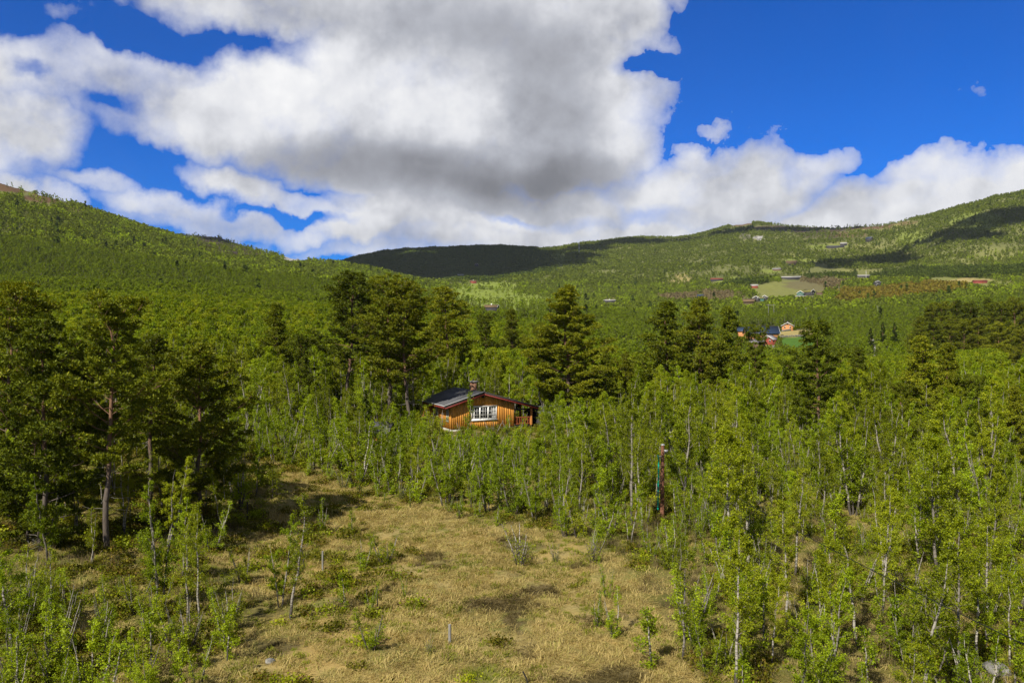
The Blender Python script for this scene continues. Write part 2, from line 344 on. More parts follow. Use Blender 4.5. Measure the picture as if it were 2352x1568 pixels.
leaf('dark_leaf', [(0.045, 0.065, 0.010), (0.07, 0.10, 0.012), (0.10, 0.14, 0.014)], trans=0.2, gloss=0.0)
leaf('heath_leaf', [(0.06, 0.07, 0.008), (0.105, 0.11, 0.010), (0.16, 0.155, 0.014), (0.18, 0.12, 0.03)], trans=0.2, gloss=0.0)
leaf('straw', [(0.23, 0.18, 0.065), (0.42, 0.33, 0.125), (0.58, 0.47, 0.20), (0.33, 0.32, 0.08)], trans=0.3, gloss=0.0)
leaf('dark_straw', [(0.07, 0.055, 0.022), (0.13, 0.10, 0.04), (0.22, 0.175, 0.07)], trans=0.2, gloss=0.0)
leaf('green_grass', [(0.13, 0.16, 0.015), (0.19, 0.22, 0.02), (0.27, 0.28, 0.04)], trans=0.3, gloss=0.0)
simple('birch_wood', (0.17, 0.145, 0.115), 0.85, 0.35, 6, 0.3)
simple('dead_wood', (0.30, 0.28, 0.25), 0.85, 0.25, 6, 0.3)
simple('post_wood', (0.27, 0.26, 0.24), 0.9, 0.3, 12, 0.4, stretch=(1, 1, .2))
simple('dark_post', (0.03, 0.028, 0.025), 0.8, 0.3, 12)
def birch_bark():
    m, t, o = newmat('birch_bark'); b = t.node('ShaderNodeBsdfPrincipled'); t.l.new(b.outputs[0], o.inputs[0])
    c = t.node('ShaderNodeTexCoord'); mp = t.node('ShaderNodeMapping'); t.l.new(c.outputs['Object'], mp.inputs[0]); mp.inputs[3].default_value = (1.5, 1.5, 9)
    nz = t.noise(mp.outputs[0], 1.4, 5, 0.6)
    sp_ = t.node('ShaderNodeSeparateXYZ'); t.l.new(c.outputs['Object'], sp_.inputs[0])
    base = t.ss(sp_.outputs[2], 0.1, 1.4, 0.24, 0.0)
    f = t.ss(t.math('SUBTRACT', nz, base), 0.40, 0.52)
    oi = t.node('ShaderNodeObjectInfo')
    pale = t.mix(oi.outputs['Random'], (0.20, 0.18, 0.15), (0.42, 0.39, 0.335))
    t.l.new(t.mix(f, (0.07, 0.06, 0.05), pale), b.inputs['Base Color']); b.inputs['Roughness'].default_value = 0.7
birch_bark()
def pine_bark():
    m, t, o = newmat('pine_bark'); b = t.node('ShaderNodeBsdfPrincipled'); t.l.new(b.outputs[0], o.inputs[0])
    c = t.node('ShaderNodeTexCoord'); sp_ = t.node('ShaderNodeSeparateXYZ'); t.l.new(c.outputs['Object'], sp_.inputs[0])
    mp = t.node('ShaderNodeMapping'); t.l.new(c.outputs['Object'], mp.inputs[0]); mp.inputs[3].default_value = (4, 4, 1)
    nz = t.noise(mp.outputs[0], 2.5, 5, 0.65)
    f = t.ss(t.math('ADD', sp_.outputs[2], t.math('MULTIPLY', nz, 3)), 5.0, 8.5)
    low = t.mix(nz, (0.04, 0.032, 0.026), (0.17, 0.135, 0.11)); up = t.mix(nz, (0.11, 0.06, 0.035), (0.30, 0.16, 0.09))
    t.l.new(t.mix(f, low, up), b.inputs['Base Color']); b.inputs['Roughness'].default_value = 0.85
    bp = t.node('ShaderNodeBump'); bp.inputs['Distance'].default_value = 0.04; t.l.new(nz, bp.inputs['Height']); t.l.new(bp.outputs[0], b.inputs['Normal'])
pine_bark()

# ---------------------------------------------------------------- fields and clearings (world positions)
CLEAR = []        # (x, y, radius across, length towards the camera)
FIELDS = []       # (x, y, rx, ry, kind)  kind 1 bright grass, 2 pasture, 3 pale dry grass, 4 gravel
def put(X, d):    # ground point in column X at distance d
    x = (X - W0 / 2) / F0 * d; return x, d

# meadow outline drawn on the ground
MEADOW_PX = [(560, 1050), (640, 1075), (760, 1105), (900, 1150), (1040, 1178), (1180, 1215), (1330, 1240), (1440, 1290), (1500, 1400), (1560, 1567),
             (500, 1567), (610, 1480), (640, 1400), (540, 1340), (470, 1290), (600, 1210), (640, 1150), (560, 1110)]
MEADOW = None
def inpoly(poly, x, y):
    x = np.asarray(x, float); y = np.asarray(y, float); r = np.zeros(x.shape, bool)
    n = len(poly)
    for i in range(n):
        x1, y1 = poly[i]; x2, y2 = poly[(i + 1) % n]
        c = ((y1 > y) != (y2 > y)) & (x < (x2 - x1) * (y - y1) / (y2 - y1 + 1e-12) + x1); r ^= c
    return r
MEADOW = [hit(*p) for p in MEADOW_PX]
MEADOW = [(x * (1.0 if y > 34 else 1.25), y if y > 34 else y - 14) for x, y in MEADOW]
def mdist(x, y):  # soft meadow weight
    w_ = 0
    for dx, dy in ((0, 0), (1.2, 0), (-1.2, 0), (0, 1.6), (0, -1.6)): w_ = w_ + inpoly(MEADOW, np.asarray(x) + dx, np.asarray(y) + dy)
    return w_ / 5.0

# X, Y, half width, half height on the photo sheet, kind, share of trees kept
PATCH = [
    (1812, 662, 80, 15, 'pasture', 0), (1790, 672, 40, 8, 'pasture', 0), (1835, 784, 42, 13, 'green', 0), (1822, 764, 50, 8, 'dry', 0), (1850, 809, 28, 5, 'green', 0), (1770, 797, 30, 6, 'pasture', .1),
    (2332, 832, 36, 17, 'green', 0), (2210, 644, 72, 5, 'dry', 0), (2290, 651, 45, 6, 'pasture', .1), (2165, 641, 36, 4, 'pasture', 0), (1885, 611, 16, 4, 'pasture', 0),
    (1105, 680, 90, 24, 'lawn', .05), (1195, 694, 80, 20, 'lawn', .1), (1060, 655, 40, 6, 'lawn', .2), (1140, 655, 50, 8, 'lawn', .15), (1230, 720, 60, 14, 'lawn', .35),
    (1570, 640, 20, 7, 'dry', .3), (1540, 650, 22, 7, 'dry', .4), (1648, 645, 14, 3, 'lawn', 0), (1560, 633, 14, 5, 'dry', .4),
    (2001, 787, 9, 7, 'rock', 0), (2008, 802, 9, 13, 'rock', 0), (1740, 547, 12, 5, 'rock', 0), (1712, 543, 14, 6, 'darkrock', .2), (1505, 543, 26, 5, 'rock', .4),
    (680, 594, 30, 4, 'rock', 0), (730, 601, 25, 3, 'dry', .2), (655, 590, 20, 4, 'rock', .1),
    (1700, 512, 28, 7, 'tundra', 0), (1850, 524, 120, 9, 'heath', .15), (1890, 540, 60, 8, 'heath', .5), (1990, 520, 60, 6, 'tundra', .1), (2070, 512, 40, 6, 'tundra', .2),
    (1180, 562, 18, 5, 'tundra', .4), (1235, 572, 14, 3, 'tundra', .4), (1270, 595, 35, 22, 'lawn', .45),
    (30, 428, 70, 13, 'tundra', .03), (110, 455, 60, 10, 'tundra', .08), (185, 478, 40, 8, 'tundra', .3), (560, 560, 110, 26, 'heath', .12), (440, 540, 40, 6, 'tundra', .3),
    (1900, 566, 50, 5, 'lawn', .3), (1770, 622, 26, 4, 'lawn', .2), (1840, 598, 40, 4, 'lawn', .5), (1690, 640, 22, 4, 'lawn', .3), (2040, 480, 20, 30, 'lawn', .5), (1950, 540, 40, 6, 'tundra', .4),
    (2240, 510, 60, 22, 'lawn', .5), (2100, 545, 40, 16, 'lawn', .6), (1640, 680, 36, 10, 'twig', .9), (1575, 690, 30, 9, 'twig', .9), (1865, 655, 60, 12, 'twig', .9),
]
PCOL = dict(pasture=(0.19, 0.20, 0.055), green=(0.07, 0.15, 0.02), dry=(0.34, 0.28, 0.11), lawn=(0.20, 0.25, 0.04), rock=(0.36, 0.35, 0.34), darkrock=(0.10, 0.09, 0.09),
            tundra=(0.14, 0.085, 0.045), heath=(0.06, 0.045, 0.03), twig=(0.13, 0.105, 0.06))
HOUSES = []       # (X, Y, rx, ry) kept free of trees, filled in below
def keep(x, y, z, h, rng):
    """which scattered trees may stand: none on fields, rock or in front of houses"""
    X, Y = project(x, y, z); X2, Y2 = project(x, y, np.asarray(z) + h)
    ok = np.ones(len(X), bool); rr = rng.rand(len(X))
    for (cx, cy, rx, ry, kd, sh) in PATCH:
        for f in (0, .5, .9):
            yy = Y * (1 - f) + Y2 * f
            ok &= ~((((X - cx) / rx) ** 2 + ((yy - cy) / ry) ** 2 < 1) & (rr > sh))
    for (cx, cy, rx, ry) in HOUSES:
        hx = np.abs(X - cx) < rx + 1
        ok &= ~(hx & (Y2 < cy + ry) & (Y > cy - ry))
    return ok

# ---------------------------------------------------------------- terrain meshes: ground near, hills far, one shared grid
def ground_material():
    m, t, o = newmat('ground'); b = t.node('ShaderNodeBsdfPrincipled'); t.l.new(b.outputs[0], o.inputs[0])
    va = t.node('ShaderNodeAttribute', attribute_name='tint'); ga = t.node('ShaderNodeNewGeometry')
    st = t.node('ShaderNodeAttribute', attribute_name='straw')
    pos = ga.outputs['Position']
    nb = t.noise(pos, 0.16, 5, 0.6); nm = t.noise(pos, 0.9, 6, 0.65); nf = t.noise(pos, 6.0, 6, 0.7)
    mp = t.node('ShaderNodeMapping'); t.l.new(pos, mp.inputs[0]); mp.inputs[2].default_value = (0, 0, 0.6); mp.inputs[3].default_value = (1, 5, 1)
    ns = t.noise(mp.outputs[0], 5.0, 5, 0.7, dist=1.2)
    straw = t.ramp(t.math('ADD', t.math('MULTIPLY', ns, .6), t.math('MULTIPLY', nf, .4)), [(.30, (0.10, 0.08, 0.03)), (.47, (0.26, 0.205, 0.08)), (.6, (0.42, 0.34, 0.135)), (.78, (0.54, 0.45, 0.20))])
    ochre = t.mix(nf, (0.25, 0.18, 0.06), (0.44, 0.32, 0.12)); green = t.mix(nf, (0.07, 0.085, 0.015), (0.20, 0.21, 0.05)); dark = t.mix(nf, (0.07, 0.055, 0.03), (0.17, 0.13, 0.06))
    c = t.mix(t.ss(nb, .44, .62), straw, ochre)
    nb2 = t.noise(t.vmath('ADD', pos, (31, 7, 3)), 0.28, 6, 0.65)
    c = t.mix(t.math('MULTIPLY', t.ss(nb2, .46, .60), .85), c, green)
    nb3 = t.noise(t.vmath('ADD', pos, (11, 70, 3)), 0.22, 7, 0.7)
    c = t.mix(t.math('MULTIPLY', t.ss(nb3, .55, .66), .8), c, dark)
    wa = t.node('ShaderNodeAttribute', attribute_name='wet'); c = t.mix(t.math('MULTIPLY', t.ss(t.math('ADD', wa.outputs['Fac'], t.math('MULTIPLY', t.math('SUBTRACT', nf, .5), .9)), .25, .75), .85), c, dark)
    moss = t.ramp(t.math('ADD', t.math('MULTIPLY', nm, .6), t.math('MULTIPLY', nf, .4)), [(.3, (0.025, 0.028, 0.008)), (.45, (0.07, 0.08, 0.015)), (.58, (0.15, 0.13, 0.03)), (.72, (0.30, 0.24, 0.09))])
    near = t.mix(st.outputs['Fac'], moss, c)
    far = t.mix(1.0, va.outputs['Color'], t.ramp(t.math('ADD', t.math('MULTIPLY', nb, .5), t.math('MULTIPLY', nm, .5)), [(.3, (.55, .55, .55)), (.5, (1, 1, 1)), (.7, (1.0, 1.0, 1.0))]), 'MULTIPLY')
    sy = t.node('ShaderNodeSeparateXYZ'); t.l.new(pos, sy.inputs[0])
    t.l.new(t.mix(t.ss(sy.outputs[1], 105, 150), near, far), b.inputs['Base Color'])
    b.inputs['Roughness'].default_value = 0.95; b.inputs['Specular IOR Level'].default_value = 0.1
    bp = t.node('ShaderNodeBump'); bp.inputs['Strength'].default_value = 0.8; bp.inputs['Distance'].default_value = 0.12
    t.l.new(t.math('ADD', t.math('MULTIPLY', nm, .7), t.math('MULTIPLY', nf, .35)), bp.inputs['Height']); t.l.new(bp.outputs[0], b.inputs['Normal'])
ground_material()
WET = ((1150, 1385, 80, 24, 1), (1245, 1362, 45, 18, .9), (1190, 1430, 35, 22, .8), (1235, 1500, 26, 34, .5), (985, 1290, 60, 22, .5), (1210, 1245, 95, 12, .6), (1400, 1560, 110, 36, .7), (1290, 1310, 60, 12, .5),
       (1100, 1200, 60, 9, .4), (860, 1175, 50, 12, .5), (1330, 1440, 20, 30, .5), (700, 1370, 50, 16, .8), (640, 1480, 60, 25, .8), (1260, 1560, 60, 16, .5), (900, 1500, 40, 14, .4), (790, 1255, 40, 12, .5))
def wetf(x, y):
    X_0, Y_0 = project(x, np.maximum(y, 1), H(x, y)); X_0 = X_0 + fbm(x / 1.1, y / 1.1, 4, 81) * 130; Y_0 = Y_0 + fbm(x / 1.3, y / 1.3, 4, 83) * 60; w_ = np.zeros_like(X_0)
    for (cx, cy, rx, ry, wt) in WET: w_ = np.maximum(w_, wt * np.clip(1.3 - ((X_0 - cx) / rx) ** 2 - ((Y_0 - cy) / ry) ** 2, 0, 1)) * (y < 110)
    return w_
def terrain():
    sc_ = np.concatenate([np.linspace(-1.15, -0.7, 30)[:-1], np.linspace(-0.7, 0.7, 460), np.linspace(0.7, 1.15, 30)[1:]])
    yr = np.concatenate([np.linspace(-60, 20, 30)[:-1], np.exp(np.linspace(math.log(20), math.log(4490), 560))])
    S, Yv = np.meshgrid(sc_, yr, indexing='ij'); Xv = S * np.maximum(Yv, 45)
    # rows near the camera keep some width; beyond 45 m they fan out
    Z = H(Xv, Yv); n, m = S.shape
    base = np.zeros((n, m, 3)); base[:] = (0.085, 0.095, 0.025)
    f = np.clip((Yv - 500) / 500, 0, 1)[..., None]; base = base * (1 - f) + np.array((0.155, 0.165, 0.055)) * f
    v = fbm(Xv / 90, Yv / 90, 4, 21)[..., None]; base = base * (1 + v * 0.9) + np.array((0.05, 0.02, 0)) * np.clip(v * 1.2, 0, 1)
    PX, PY = project(Xv, np.maximum(Yv, 1), Z); PX = PX + fbm(Xv / 22, Yv / 30, 4, 31) * 36; PY = PY + fbm(Xv / 22, Yv / 40, 4, 33) * 9
    for (cx, cy, rx, ry, kd, sh) in PATCH:
        d = ((PX - cx) / (rx * 1.05)) ** 2 + ((PY - cy) / (ry * 1.1)) ** 2
        k = np.clip((1.15 - d) / 0.3, 0, 1) * (Yv > 120); k = (k * (1.0 if sh < .2 else 0.7))[..., None]
        base = base * (1 - k) + np.array(PCOL[kd]) * k
    mw = mdist(Xv, Yv) * np.clip((95 - Yv) / 10, 0, 1)
    cabin_yard = np.clip(1.2 - np.hypot(Xv + 1, (Yv - 94) * 1.0) / 14, 0, 1) * .45
    rs = np.clip(fbm(Xv / 5, Yv / 5, 3, 51) * 3 + .42, 0, 1) * (Yv < 110) * np.where(Xv > 6, .62, .7)
    straw = np.clip(np.maximum(np.maximum(mw, cabin_yard), rs), 0, 1)
    wet = wetf(Xv, Yv)
    V = np.stack([Xv, Yv, Z], -1)
    def part(i0, i1, j0, j1, name):
        a = MB(); ni, nj = i1 - i0, j1 - j0
        ii, jj = np.meshgrid(np.arange(ni - 1), np.arange(nj - 1), indexing='ij')
        q = np.stack([ii * nj + jj, (ii + 1) * nj + jj, (ii + 1) * nj + jj + 1, ii * nj + jj + 1], -1).reshape(-1, 4)
        a.add(V[i0:i1, j0:j1].reshape(-1, 3), q); me = a.mesh(name, ['ground'], True)
        cc = np.ones((ni * nj, 4), np.float32); cc[:, :3] = np.clip(base[i0:i1, j0:j1].reshape(-1, 3), 0.01, 1)
        at = me.attributes.new('tint', 'FLOAT_COLOR', 'POINT'); at.data.foreach_set('color', cc.ravel())
        at = me.attributes.new('straw', 'FLOAT', 'POINT'); at.data.foreach_set('value', straw[i0:i1, j0:j1].ravel().astype(np.float32)); at = me.attributes.new('wet', 'FLOAT', 'POINT'); at.data.foreach_set('value', wet[i0:i1, j0:j1].ravel().astype(np.float32))
        return struct(link(name, me))
    J = int(np.searchsorted(yr, 300)); I = int(np.searchsorted(sc_, (1000 - W0 / 2) / F0)); I2 = int(np.searchsorted(sc_, (1400 - W0 / 2) / F0))
    part(0, n, 0, J + 1, 'ground'); part(0, I + 1, J, m, 'hill_left'); part(I, I2 + 1, J, m, 'hill_middle'); part(I2, n, J, m, 'hill_right')
terrain()

# ---------------------------------------------------------------- trees
def unit(v): return v / (np.linalg.norm(v, axis=-1, keepdims=True) + 1e-9)
def leaves(mb, c, size, rng, m=0, elong=1.25, up=0.3):
    n = len(c); nr = rng.randn(n, 3); nr[:, 2] += up; nr = unit(nr)
    a = unit(np.cross(nr, rng.randn(n, 3))); b = np.cross(nr, a)
    sz = (size * (0.6 + 0.8 * rng.rand(n)))[:, None] * 0.5
    V = np.stack([c + a * sz * elong, c + b * sz * .8, c - a * sz * elong, c - b * sz * .8], 1).reshape(-1, 3)
    mb.add(V, np.arange(n * 4).reshape(-1, 4), m=m)
def needles(mb, c, dirs, ln, wd, m=0):
    n = len(c); a = unit(np.cross(dirs, np.random.RandomState(3).randn(n, 3)))
    V = np.stack([c, c + dirs * ln[:, None] * .5 + a * wd[:, None], c + dirs * ln[:, None], c + dirs * ln[:, None] * .5 - a * wd[:, None]], 1).reshape(-1, 3)
    mb.add(V, np.arange(n * 4).reshape(-1, 4), m=m)

def gen_birch(seed, h=8.0, stems=1, lean=0.06, bare=0.28, width=1.35, nleaf=4200, lsize=0.11, tw=True, curve=0.0, br=26):
    """returns (wood, crown) builders; unit metres, base at the origin"""
    rng = np.random.RandomState(seed); wood, crown = MB(), MB(); C_ = []
    for s_ in range(stems):
        hh = h * (1 if s_ == 0 else rng.uniform(.6, .95)); ang = rng.rand() * 6.28; ln = lean * (1 if stems == 1 else 1.8)
        t = np.linspace(0, 1, 11); wob = np.cumsum(rng.randn(11, 2) * hh * .009, 0); wob[0] = 0
        px = np.cos(ang) * (ln * hh * t + curve * hh * t ** 2) + wob[:, 0]; py = np.sin(ang) * (ln * hh * t + curve * hh * t ** 2) + wob[:, 1]
        if stems > 1: px += math.cos(ang) * .12; py += math.sin(ang) * .12
        pts = np.stack([px, py, hh * t - (0.25 * (1 - t)) - curve * hh * .35 * t ** 3], 1)
        r0 = 0.010 * hh + 0.012; rad_ = r0 * (1 - t) ** .85 + .008
        wood.tube(pts, rad_, 6, 0)
        for k in range(int(br * (1 if s_ == 0 else .7))):
            u = bare + (1 - bare) * (k + rng.rand()) / br; u = min(u, .97)
            p0 = np.array([np.interp(u, t, pts[:, i]) for i in range(3)])
            prof = math.sin(math.pi * min(1, (u - bare) / (1 - bare) * .75 + .22)) ** .8
            L = width * prof * rng.uniform(.55, 1.15) / math.sin(rad(50)) * (.8 if stems > 1 else 1)
            an = rng.rand() * 6.28; elv = rng.uniform(.5, 1.05)
            d = np.array([math.cos(an) * math.cos(elv), math.sin(an) * math.cos(elv), math.sin(elv)])
            q = np.linspace(0, 1, 5)[:, None]; bp = p0 + d * L * q + np.array([0, 0, -.18 * L]) * q ** 2 + np.cumsum(rng.randn(5, 3) * L * .03, 0) * (q > 0)
            wood.tube(bp, np.linspace(max(.006, rad_[0] * (1 - u) * .42), .004, 5), 4 if tw else 3, 1)
            nt = 6 if tw else 3
            for j in range(nt):
                f = .25 + .75 * (j + rng.rand()) / nt; a0 = np.array([np.interp(f, q[:, 0], bp[:, i]) for i in range(3)])
                dd = unit(d + rng.randn(3) * .55); l2 = L * .38 * rng.uniform(.5, 1.2)
                tp = np.stack([a0, a0 + dd * l2 * .5, a0 + dd * l2 + [0, 0, -.05 * l2]])
                if tw: wood.tube(tp, [.005, .004, .0025], 3, 1)
                w_ = rng.rand(max(3, int(14))); C_.append(tp[0] + (tp[2] - tp[0]) * w_[:, None])
            w_ = .35 + .65 * rng.rand(16); C_.append(np.stack([np.interp(w_, q[:, 0], bp[:, i]) for i in range(3)], 1))
    c = np.vstack(C_); c = c[rng.randint(len(c), size=nleaf)] + rng.randn(nleaf, 3) * .075 * (1 if tw else 2.2)
    c[:, 2] = np.maximum(c[:, 2], .1); leaves(crown, c, lsize, rng)
    return wood, crown

def gen_pine(seed, h=15, base=.35, width=2.6, shape='round', tufts=1.0, nl=.26, nw=.035, per=9, dead=8):
    rng = np.random.RandomState(seed); wood, crown = MB(), MB(); t = np.linspace(0, 1, 14)
    wob = np.cumsum(rng.randn(14, 2) * h * .006, 0); wob[0] = 0
    pts = np.stack([wob[:, 0], wob[:, 1], h * .985 * t - .3 * (1 - t)], 1); r0 = .0105 * h + .02; rr = r0 * (1 - t) ** .7 + .015; wood.tube(pts, rr, 9, 0)
    PD, PR = [], []
    nb = int(h * (1 - base) * 5.0) if shape != 'cone' else int(h * (1 - base) * 6.4)
    for k in range(nb):
        v = (k + rng.rand()) / nb; u = base + (1 - base) * v * .985
        if shape == 'cone': prof = (1 - v) ** .75 * .95 + .07
        elif shape == 'round': prof = min(1, (v + .12) * 4.0) * (1 - v ** 2.6) ** .6 * .9 + .12
        else: prof = (.45 + .55 * math.sin(v * 6.0 + seed) ** 2) * (1 - v ** 3) ** .5 + .12
        L = width * prof * rng.uniform(.55, 1.12); an = k * 2.4 + rng.rand() * .9
        p0 = np.array([np.interp(u, t, pts[:, i]) for i in range(3)]); e0 = rng.uniform(-.12, .25) + v * .75
        d = np.array([math.cos(an) * math.cos(e0), math.sin(an) * math.cos(e0), math.sin(e0)])
        q = np.linspace(0, 1, 6)[:, None]; bp = p0 + d * L * q + np.array([0, 0, .22 * L]) * q ** 2.2 + np.cumsum(rng.randn(6, 3) * L * .025, 0) * (q > 0)
        wood.tube(bp, np.linspace(max(.012, r0 * (1 - u) ** .8 * .34), .012, 6), 4, 0)
        npad = max(2, int(1 + L * 2.6))
        for j in range(npad):
            f = 1.0 if j == 0 else rng.uniform(.38, 1); a0 = np.array([np.interp(f, q[:, 0], bp[:, i]) for i in range(3)])
            side = unit(np.cross(d, [0, 0, 1])); off = side * rng.uniform(-1, 1) * L * .34 * f * (0 if j == 0 else 1) + np.array([0, 0, rng.uniform(-.05, .16)])
            PD.append(a0 + off); PR.append(rng.uniform(.34, .64) * (.75 + .25 * prof))
            if j: wood.tube(np.stack([np.array([np.interp(f * .8, q[:, 0], bp[:, i]) for i in range(3)]), a0 + off]), [.015, .008], 3, 0)
    for k in range(dead):
        u = base * rng.uniform(.55, 1.15); p0 = np.array([np.interp(u, t, pts[:, i]) for i in range(3)]); an = rng.rand() * 6.28; L = rng.uniform(.5, 1.6)
        d = np.array([math.cos(an), math.sin(an), rng.uniform(-.3, .2)]); q = np.linspace(0, 1, 4)[:, None]
        wood.tube(p0 + d * L * q + np.cumsum(rng.randn(4, 3) * .06, 0) * (q > 0), [.022, .016, .01, .005], 3, 1)
    PD = np.array(PD); PR = np.array(PR)
    nt = (np.clip(PR * 34 * tufts, 3, 60)).astype(int); idx = np.repeat(np.arange(len(PD)), nt); n = len(idx)
    dr = unit(rng.randn(n, 3)); dr[:, 2] = np.abs(dr[:, 2]) * .9 - .15
    tc_ = PD[idx] + dr * PR[idx][:, None] * np.array([1, 1, .62]) * rng.uniform(.55, 1.05, n)[:, None]
    nn = n * per; id2 = np.repeat(np.arange(n), per); nd = unit(dr[id2] * .55 + rng.randn(nn, 3) * .65 + np.array([0, 0, .35]))
    needles(crown, tc_[id2], nd, nl * rng.uniform(.6, 1.1, nn), nw * rng.uniform(.7, 1.3, nn))
    return wood, crown

def gen_spruce(seed, h=10, width=1.6, base=.06, nl=.3, nw=.05, dens=1.0):
    rng = np.random.RandomState(seed); wood, crown = MB(), MB(); wood.tube([(0, 0, -.3), (0, 0, h * .5), (0, 0, h * .97)], [.016 * h, .009 * h, .02], 7, 0)
    C_, Dn = [], []; nb = int(h * 13 * dens)
    for k in range(nb):
        v = (k + rng.rand()) / nb; z = h * (base + (1 - base) * v * .98); L = width * ((1 - v) ** .85 + .03) * rng.uniform(.6, 1.12); an = rng.rand() * 6.28
        d = np.array([math.cos(an), math.sin(an), -.18 + v * .6]); m = max(4, int(L * 22)); q = rng.rand(m)[:, None] ** .7
        c = np.array([0, 0, z]) + d * L * q + np.array([0, 0, .12 * L]) * q ** 2; side = np.cross(d, [0, 0, 1]); c = c + side * (rng.rand(m, 1) - .5) * L * .5 * q
        C_.append(c); Dn.append(unit(d * .8 + rng.randn(m, 3) * .5)); wood.tube(np.stack([[0, 0, z], np.array([0, 0, z]) + d * L * .8]), [.012, .005], 3, 0)
    c = np.vstack(C_); dn = np.vstack(Dn); k4 = 4; id2 = np.repeat(np.arange(len(c)), k4)
    nd = unit(dn[id2] + rng.randn(len(id2), 3) * .45); needles(crown, c[id2], nd, nl * rng.uniform(.6, 1.1, len(id2)), nw * rng.uniform(.7, 1.3, len(id2)))
    return wood, crown

class Kind:      # meshes of one kind, shared by all its copies
    def __init__(s, wood, crown, h, wm, cm):
        s.h = h; s.trunk = wood.mesh('trunk', wm, True); s.crown = crown.mesh('crown', [cm])
        s.cm = cm; s.wm = wm; s._w = wood; s._c = crown
    def joined(s, cm=None):
        a = MB(); b = s._w; c = s._c
        for V, Q, QM in ((b.v, b.q, b.qm),): pass
        a.v = list(b.v) + list(c.v); a.n = b.n + c.n
        a.q = list(b.q) + [q + b.n for q in c.q]; a.qm = list(b.qm) + [m * 0 + len(s.wm) for m in c.qm]
        a.t = list(b.t) + [q + b.n for q in c.t]; a.tm = list(b.tm) + [m * 0 + len(s.wm) for m in c.tm]
        me = a.mesh('grove_tree', list(s.wm) + [cm or s.cm]); return bpy.data.objects.new('grove_tree', me)
BW = ['birch_bark', 'birch_wood']; PW = ['pine_bark', 'dead_wood']
B = []
for i, (h, st, le, ba, wi, nlf, cu, br, cm) in enumerate([
        (8.2, 1, .05, .30, 1.30, 4600, .0, 34, 'birch_leaf'), (7.6, 1, .08, .25, 1.45, 4400, .0, 32, 'birch_leaf'), (8.6, 2, .06, .32, 1.20, 5400, .0, 30, 'birch_leaf'),
        (7.0, 3, .09, .18, 1.15, 5200, .0, 26, 'fresh_leaf'), (6.6, 1, .10, .20, 1.25, 3900, .08, 28, 'fresh_leaf'), (8.4, 1, .03, .36, 1.10, 2600, .0, 34, 'birch_leaf'),
        (7.4, 2, .10, .22, 1.30, 4800, .05, 28, 'fresh_leaf'), (7.8, 1, .06, .28, 1.00, 1500, .0, 34, 'birch_leaf')]):
    wo, cr = gen_birch(100 + i, h, st, le, ba, wi, int(nlf * 1.8), .074, True, cu, br); B.append(Kind(wo, cr, h, BW, cm))
SAP = []         # young birches and many-stemmed birch bushes
for i, (h, st, le, wi, nlf, br, cm) in enumerate([(3.2, 4, .14, .62, 1500, 14, 'fresh_leaf'), (3.0, 5, .18, .75, 1900, 12, 'birch_leaf'), (2.4, 1, .06, .42, 620, 14, 'fresh_leaf'),
                                             (3.4, 3, .12, .55, 1300, 15, 'fresh_leaf'), (2.6, 7, .20, .8, 480, 12, 'birch_leaf')]):
    wo, cr = gen_birch(200 + i, h, st, le, .08, wi, int(nlf * 1.8), .062, True, .0, br); SAP.append(Kind(wo, cr, h, BW, cm))
PI = {}
for nm, a in dict(tall=dict(seed=1, h=15, base=.33, width=3.3, shape='round'), tall2=dict(seed=2, h=15, base=.36, width=3.6, shape='odd'), slim=dict(seed=3, h=14, base=.42, width=2.5, shape='round'),
                  full=dict(seed=4, h=16, base=.12, width=4.8, shape='cone', tufts=1.45), full2=dict(seed=5, h=12, base=.14, width=3.2, shape='cone'), odd=dict(seed=6, h=13, tufts=1.1, base=.18, width=3.5, shape='odd'),
                  left=dict(seed=12, h=15, base=.34, width=3.6, shape='odd', tufts=1.1, dead=16), low=dict(seed=7, h=5.5, base=.15, width=2.2, shape='round'), dark=dict(seed=8, h=12, tufts=1.1, base=.09, width=3.7, shape='round')).items():
    wo, cr = gen_pine(**a); PI[nm] = Kind(wo, cr, a['h'], PW, 'pine_needle')
wo, cr = gen_spruce(11, 9, 1.35); SPR = Kind(wo, cr, 9, PW, 'spruce_needle')
wo, cr = gen_pine(31, 2.6, .12, .75, 'cone', .8, .16, .02, 8, 0); PSAP = Kind(wo, cr, 2.6, PW, 'pine_needle')
for k in PI.values(): k.name = 'pine_tree'
for k in B: k.name = 'birch_tree'
for k in SAP: k.name = 'birch_sapling'
SPR.name = 'spruce_tree'; PSAP.name = 'pine_sapling'
NM_CAT = dict(pine_tree='pine', birch_tree='birch', birch_sapling='sapling', spruce_tree='spruce', pine_sapling='sapling')

def tree(kind, x, y, h, label, group=None, rz=None, sxy=1.0, tilt=None, rng=random.Random(5), z=None):
    r = link(kind.name, None); r.location = (x, y, (g(x, y) if z is None else z) - .05); f = h / kind.h
    r.scale = (f * sxy, f * sxy, f); ta = .03 if kind.name != 'birch_tree' else rng.choice((.03, .07, .16)); tl = tilt or (rng.uniform(-ta, ta), rng.uniform(-ta, ta))
    r.rotation_euler = (tl[0], tl[1], rng.uniform(0, 6.28) if rz is None else rz)
    tag(r, label, NM_CAT[kind.name], group)
    link('trunk', kind.trunk, r); link('crown', kind.crown, r)
    return r

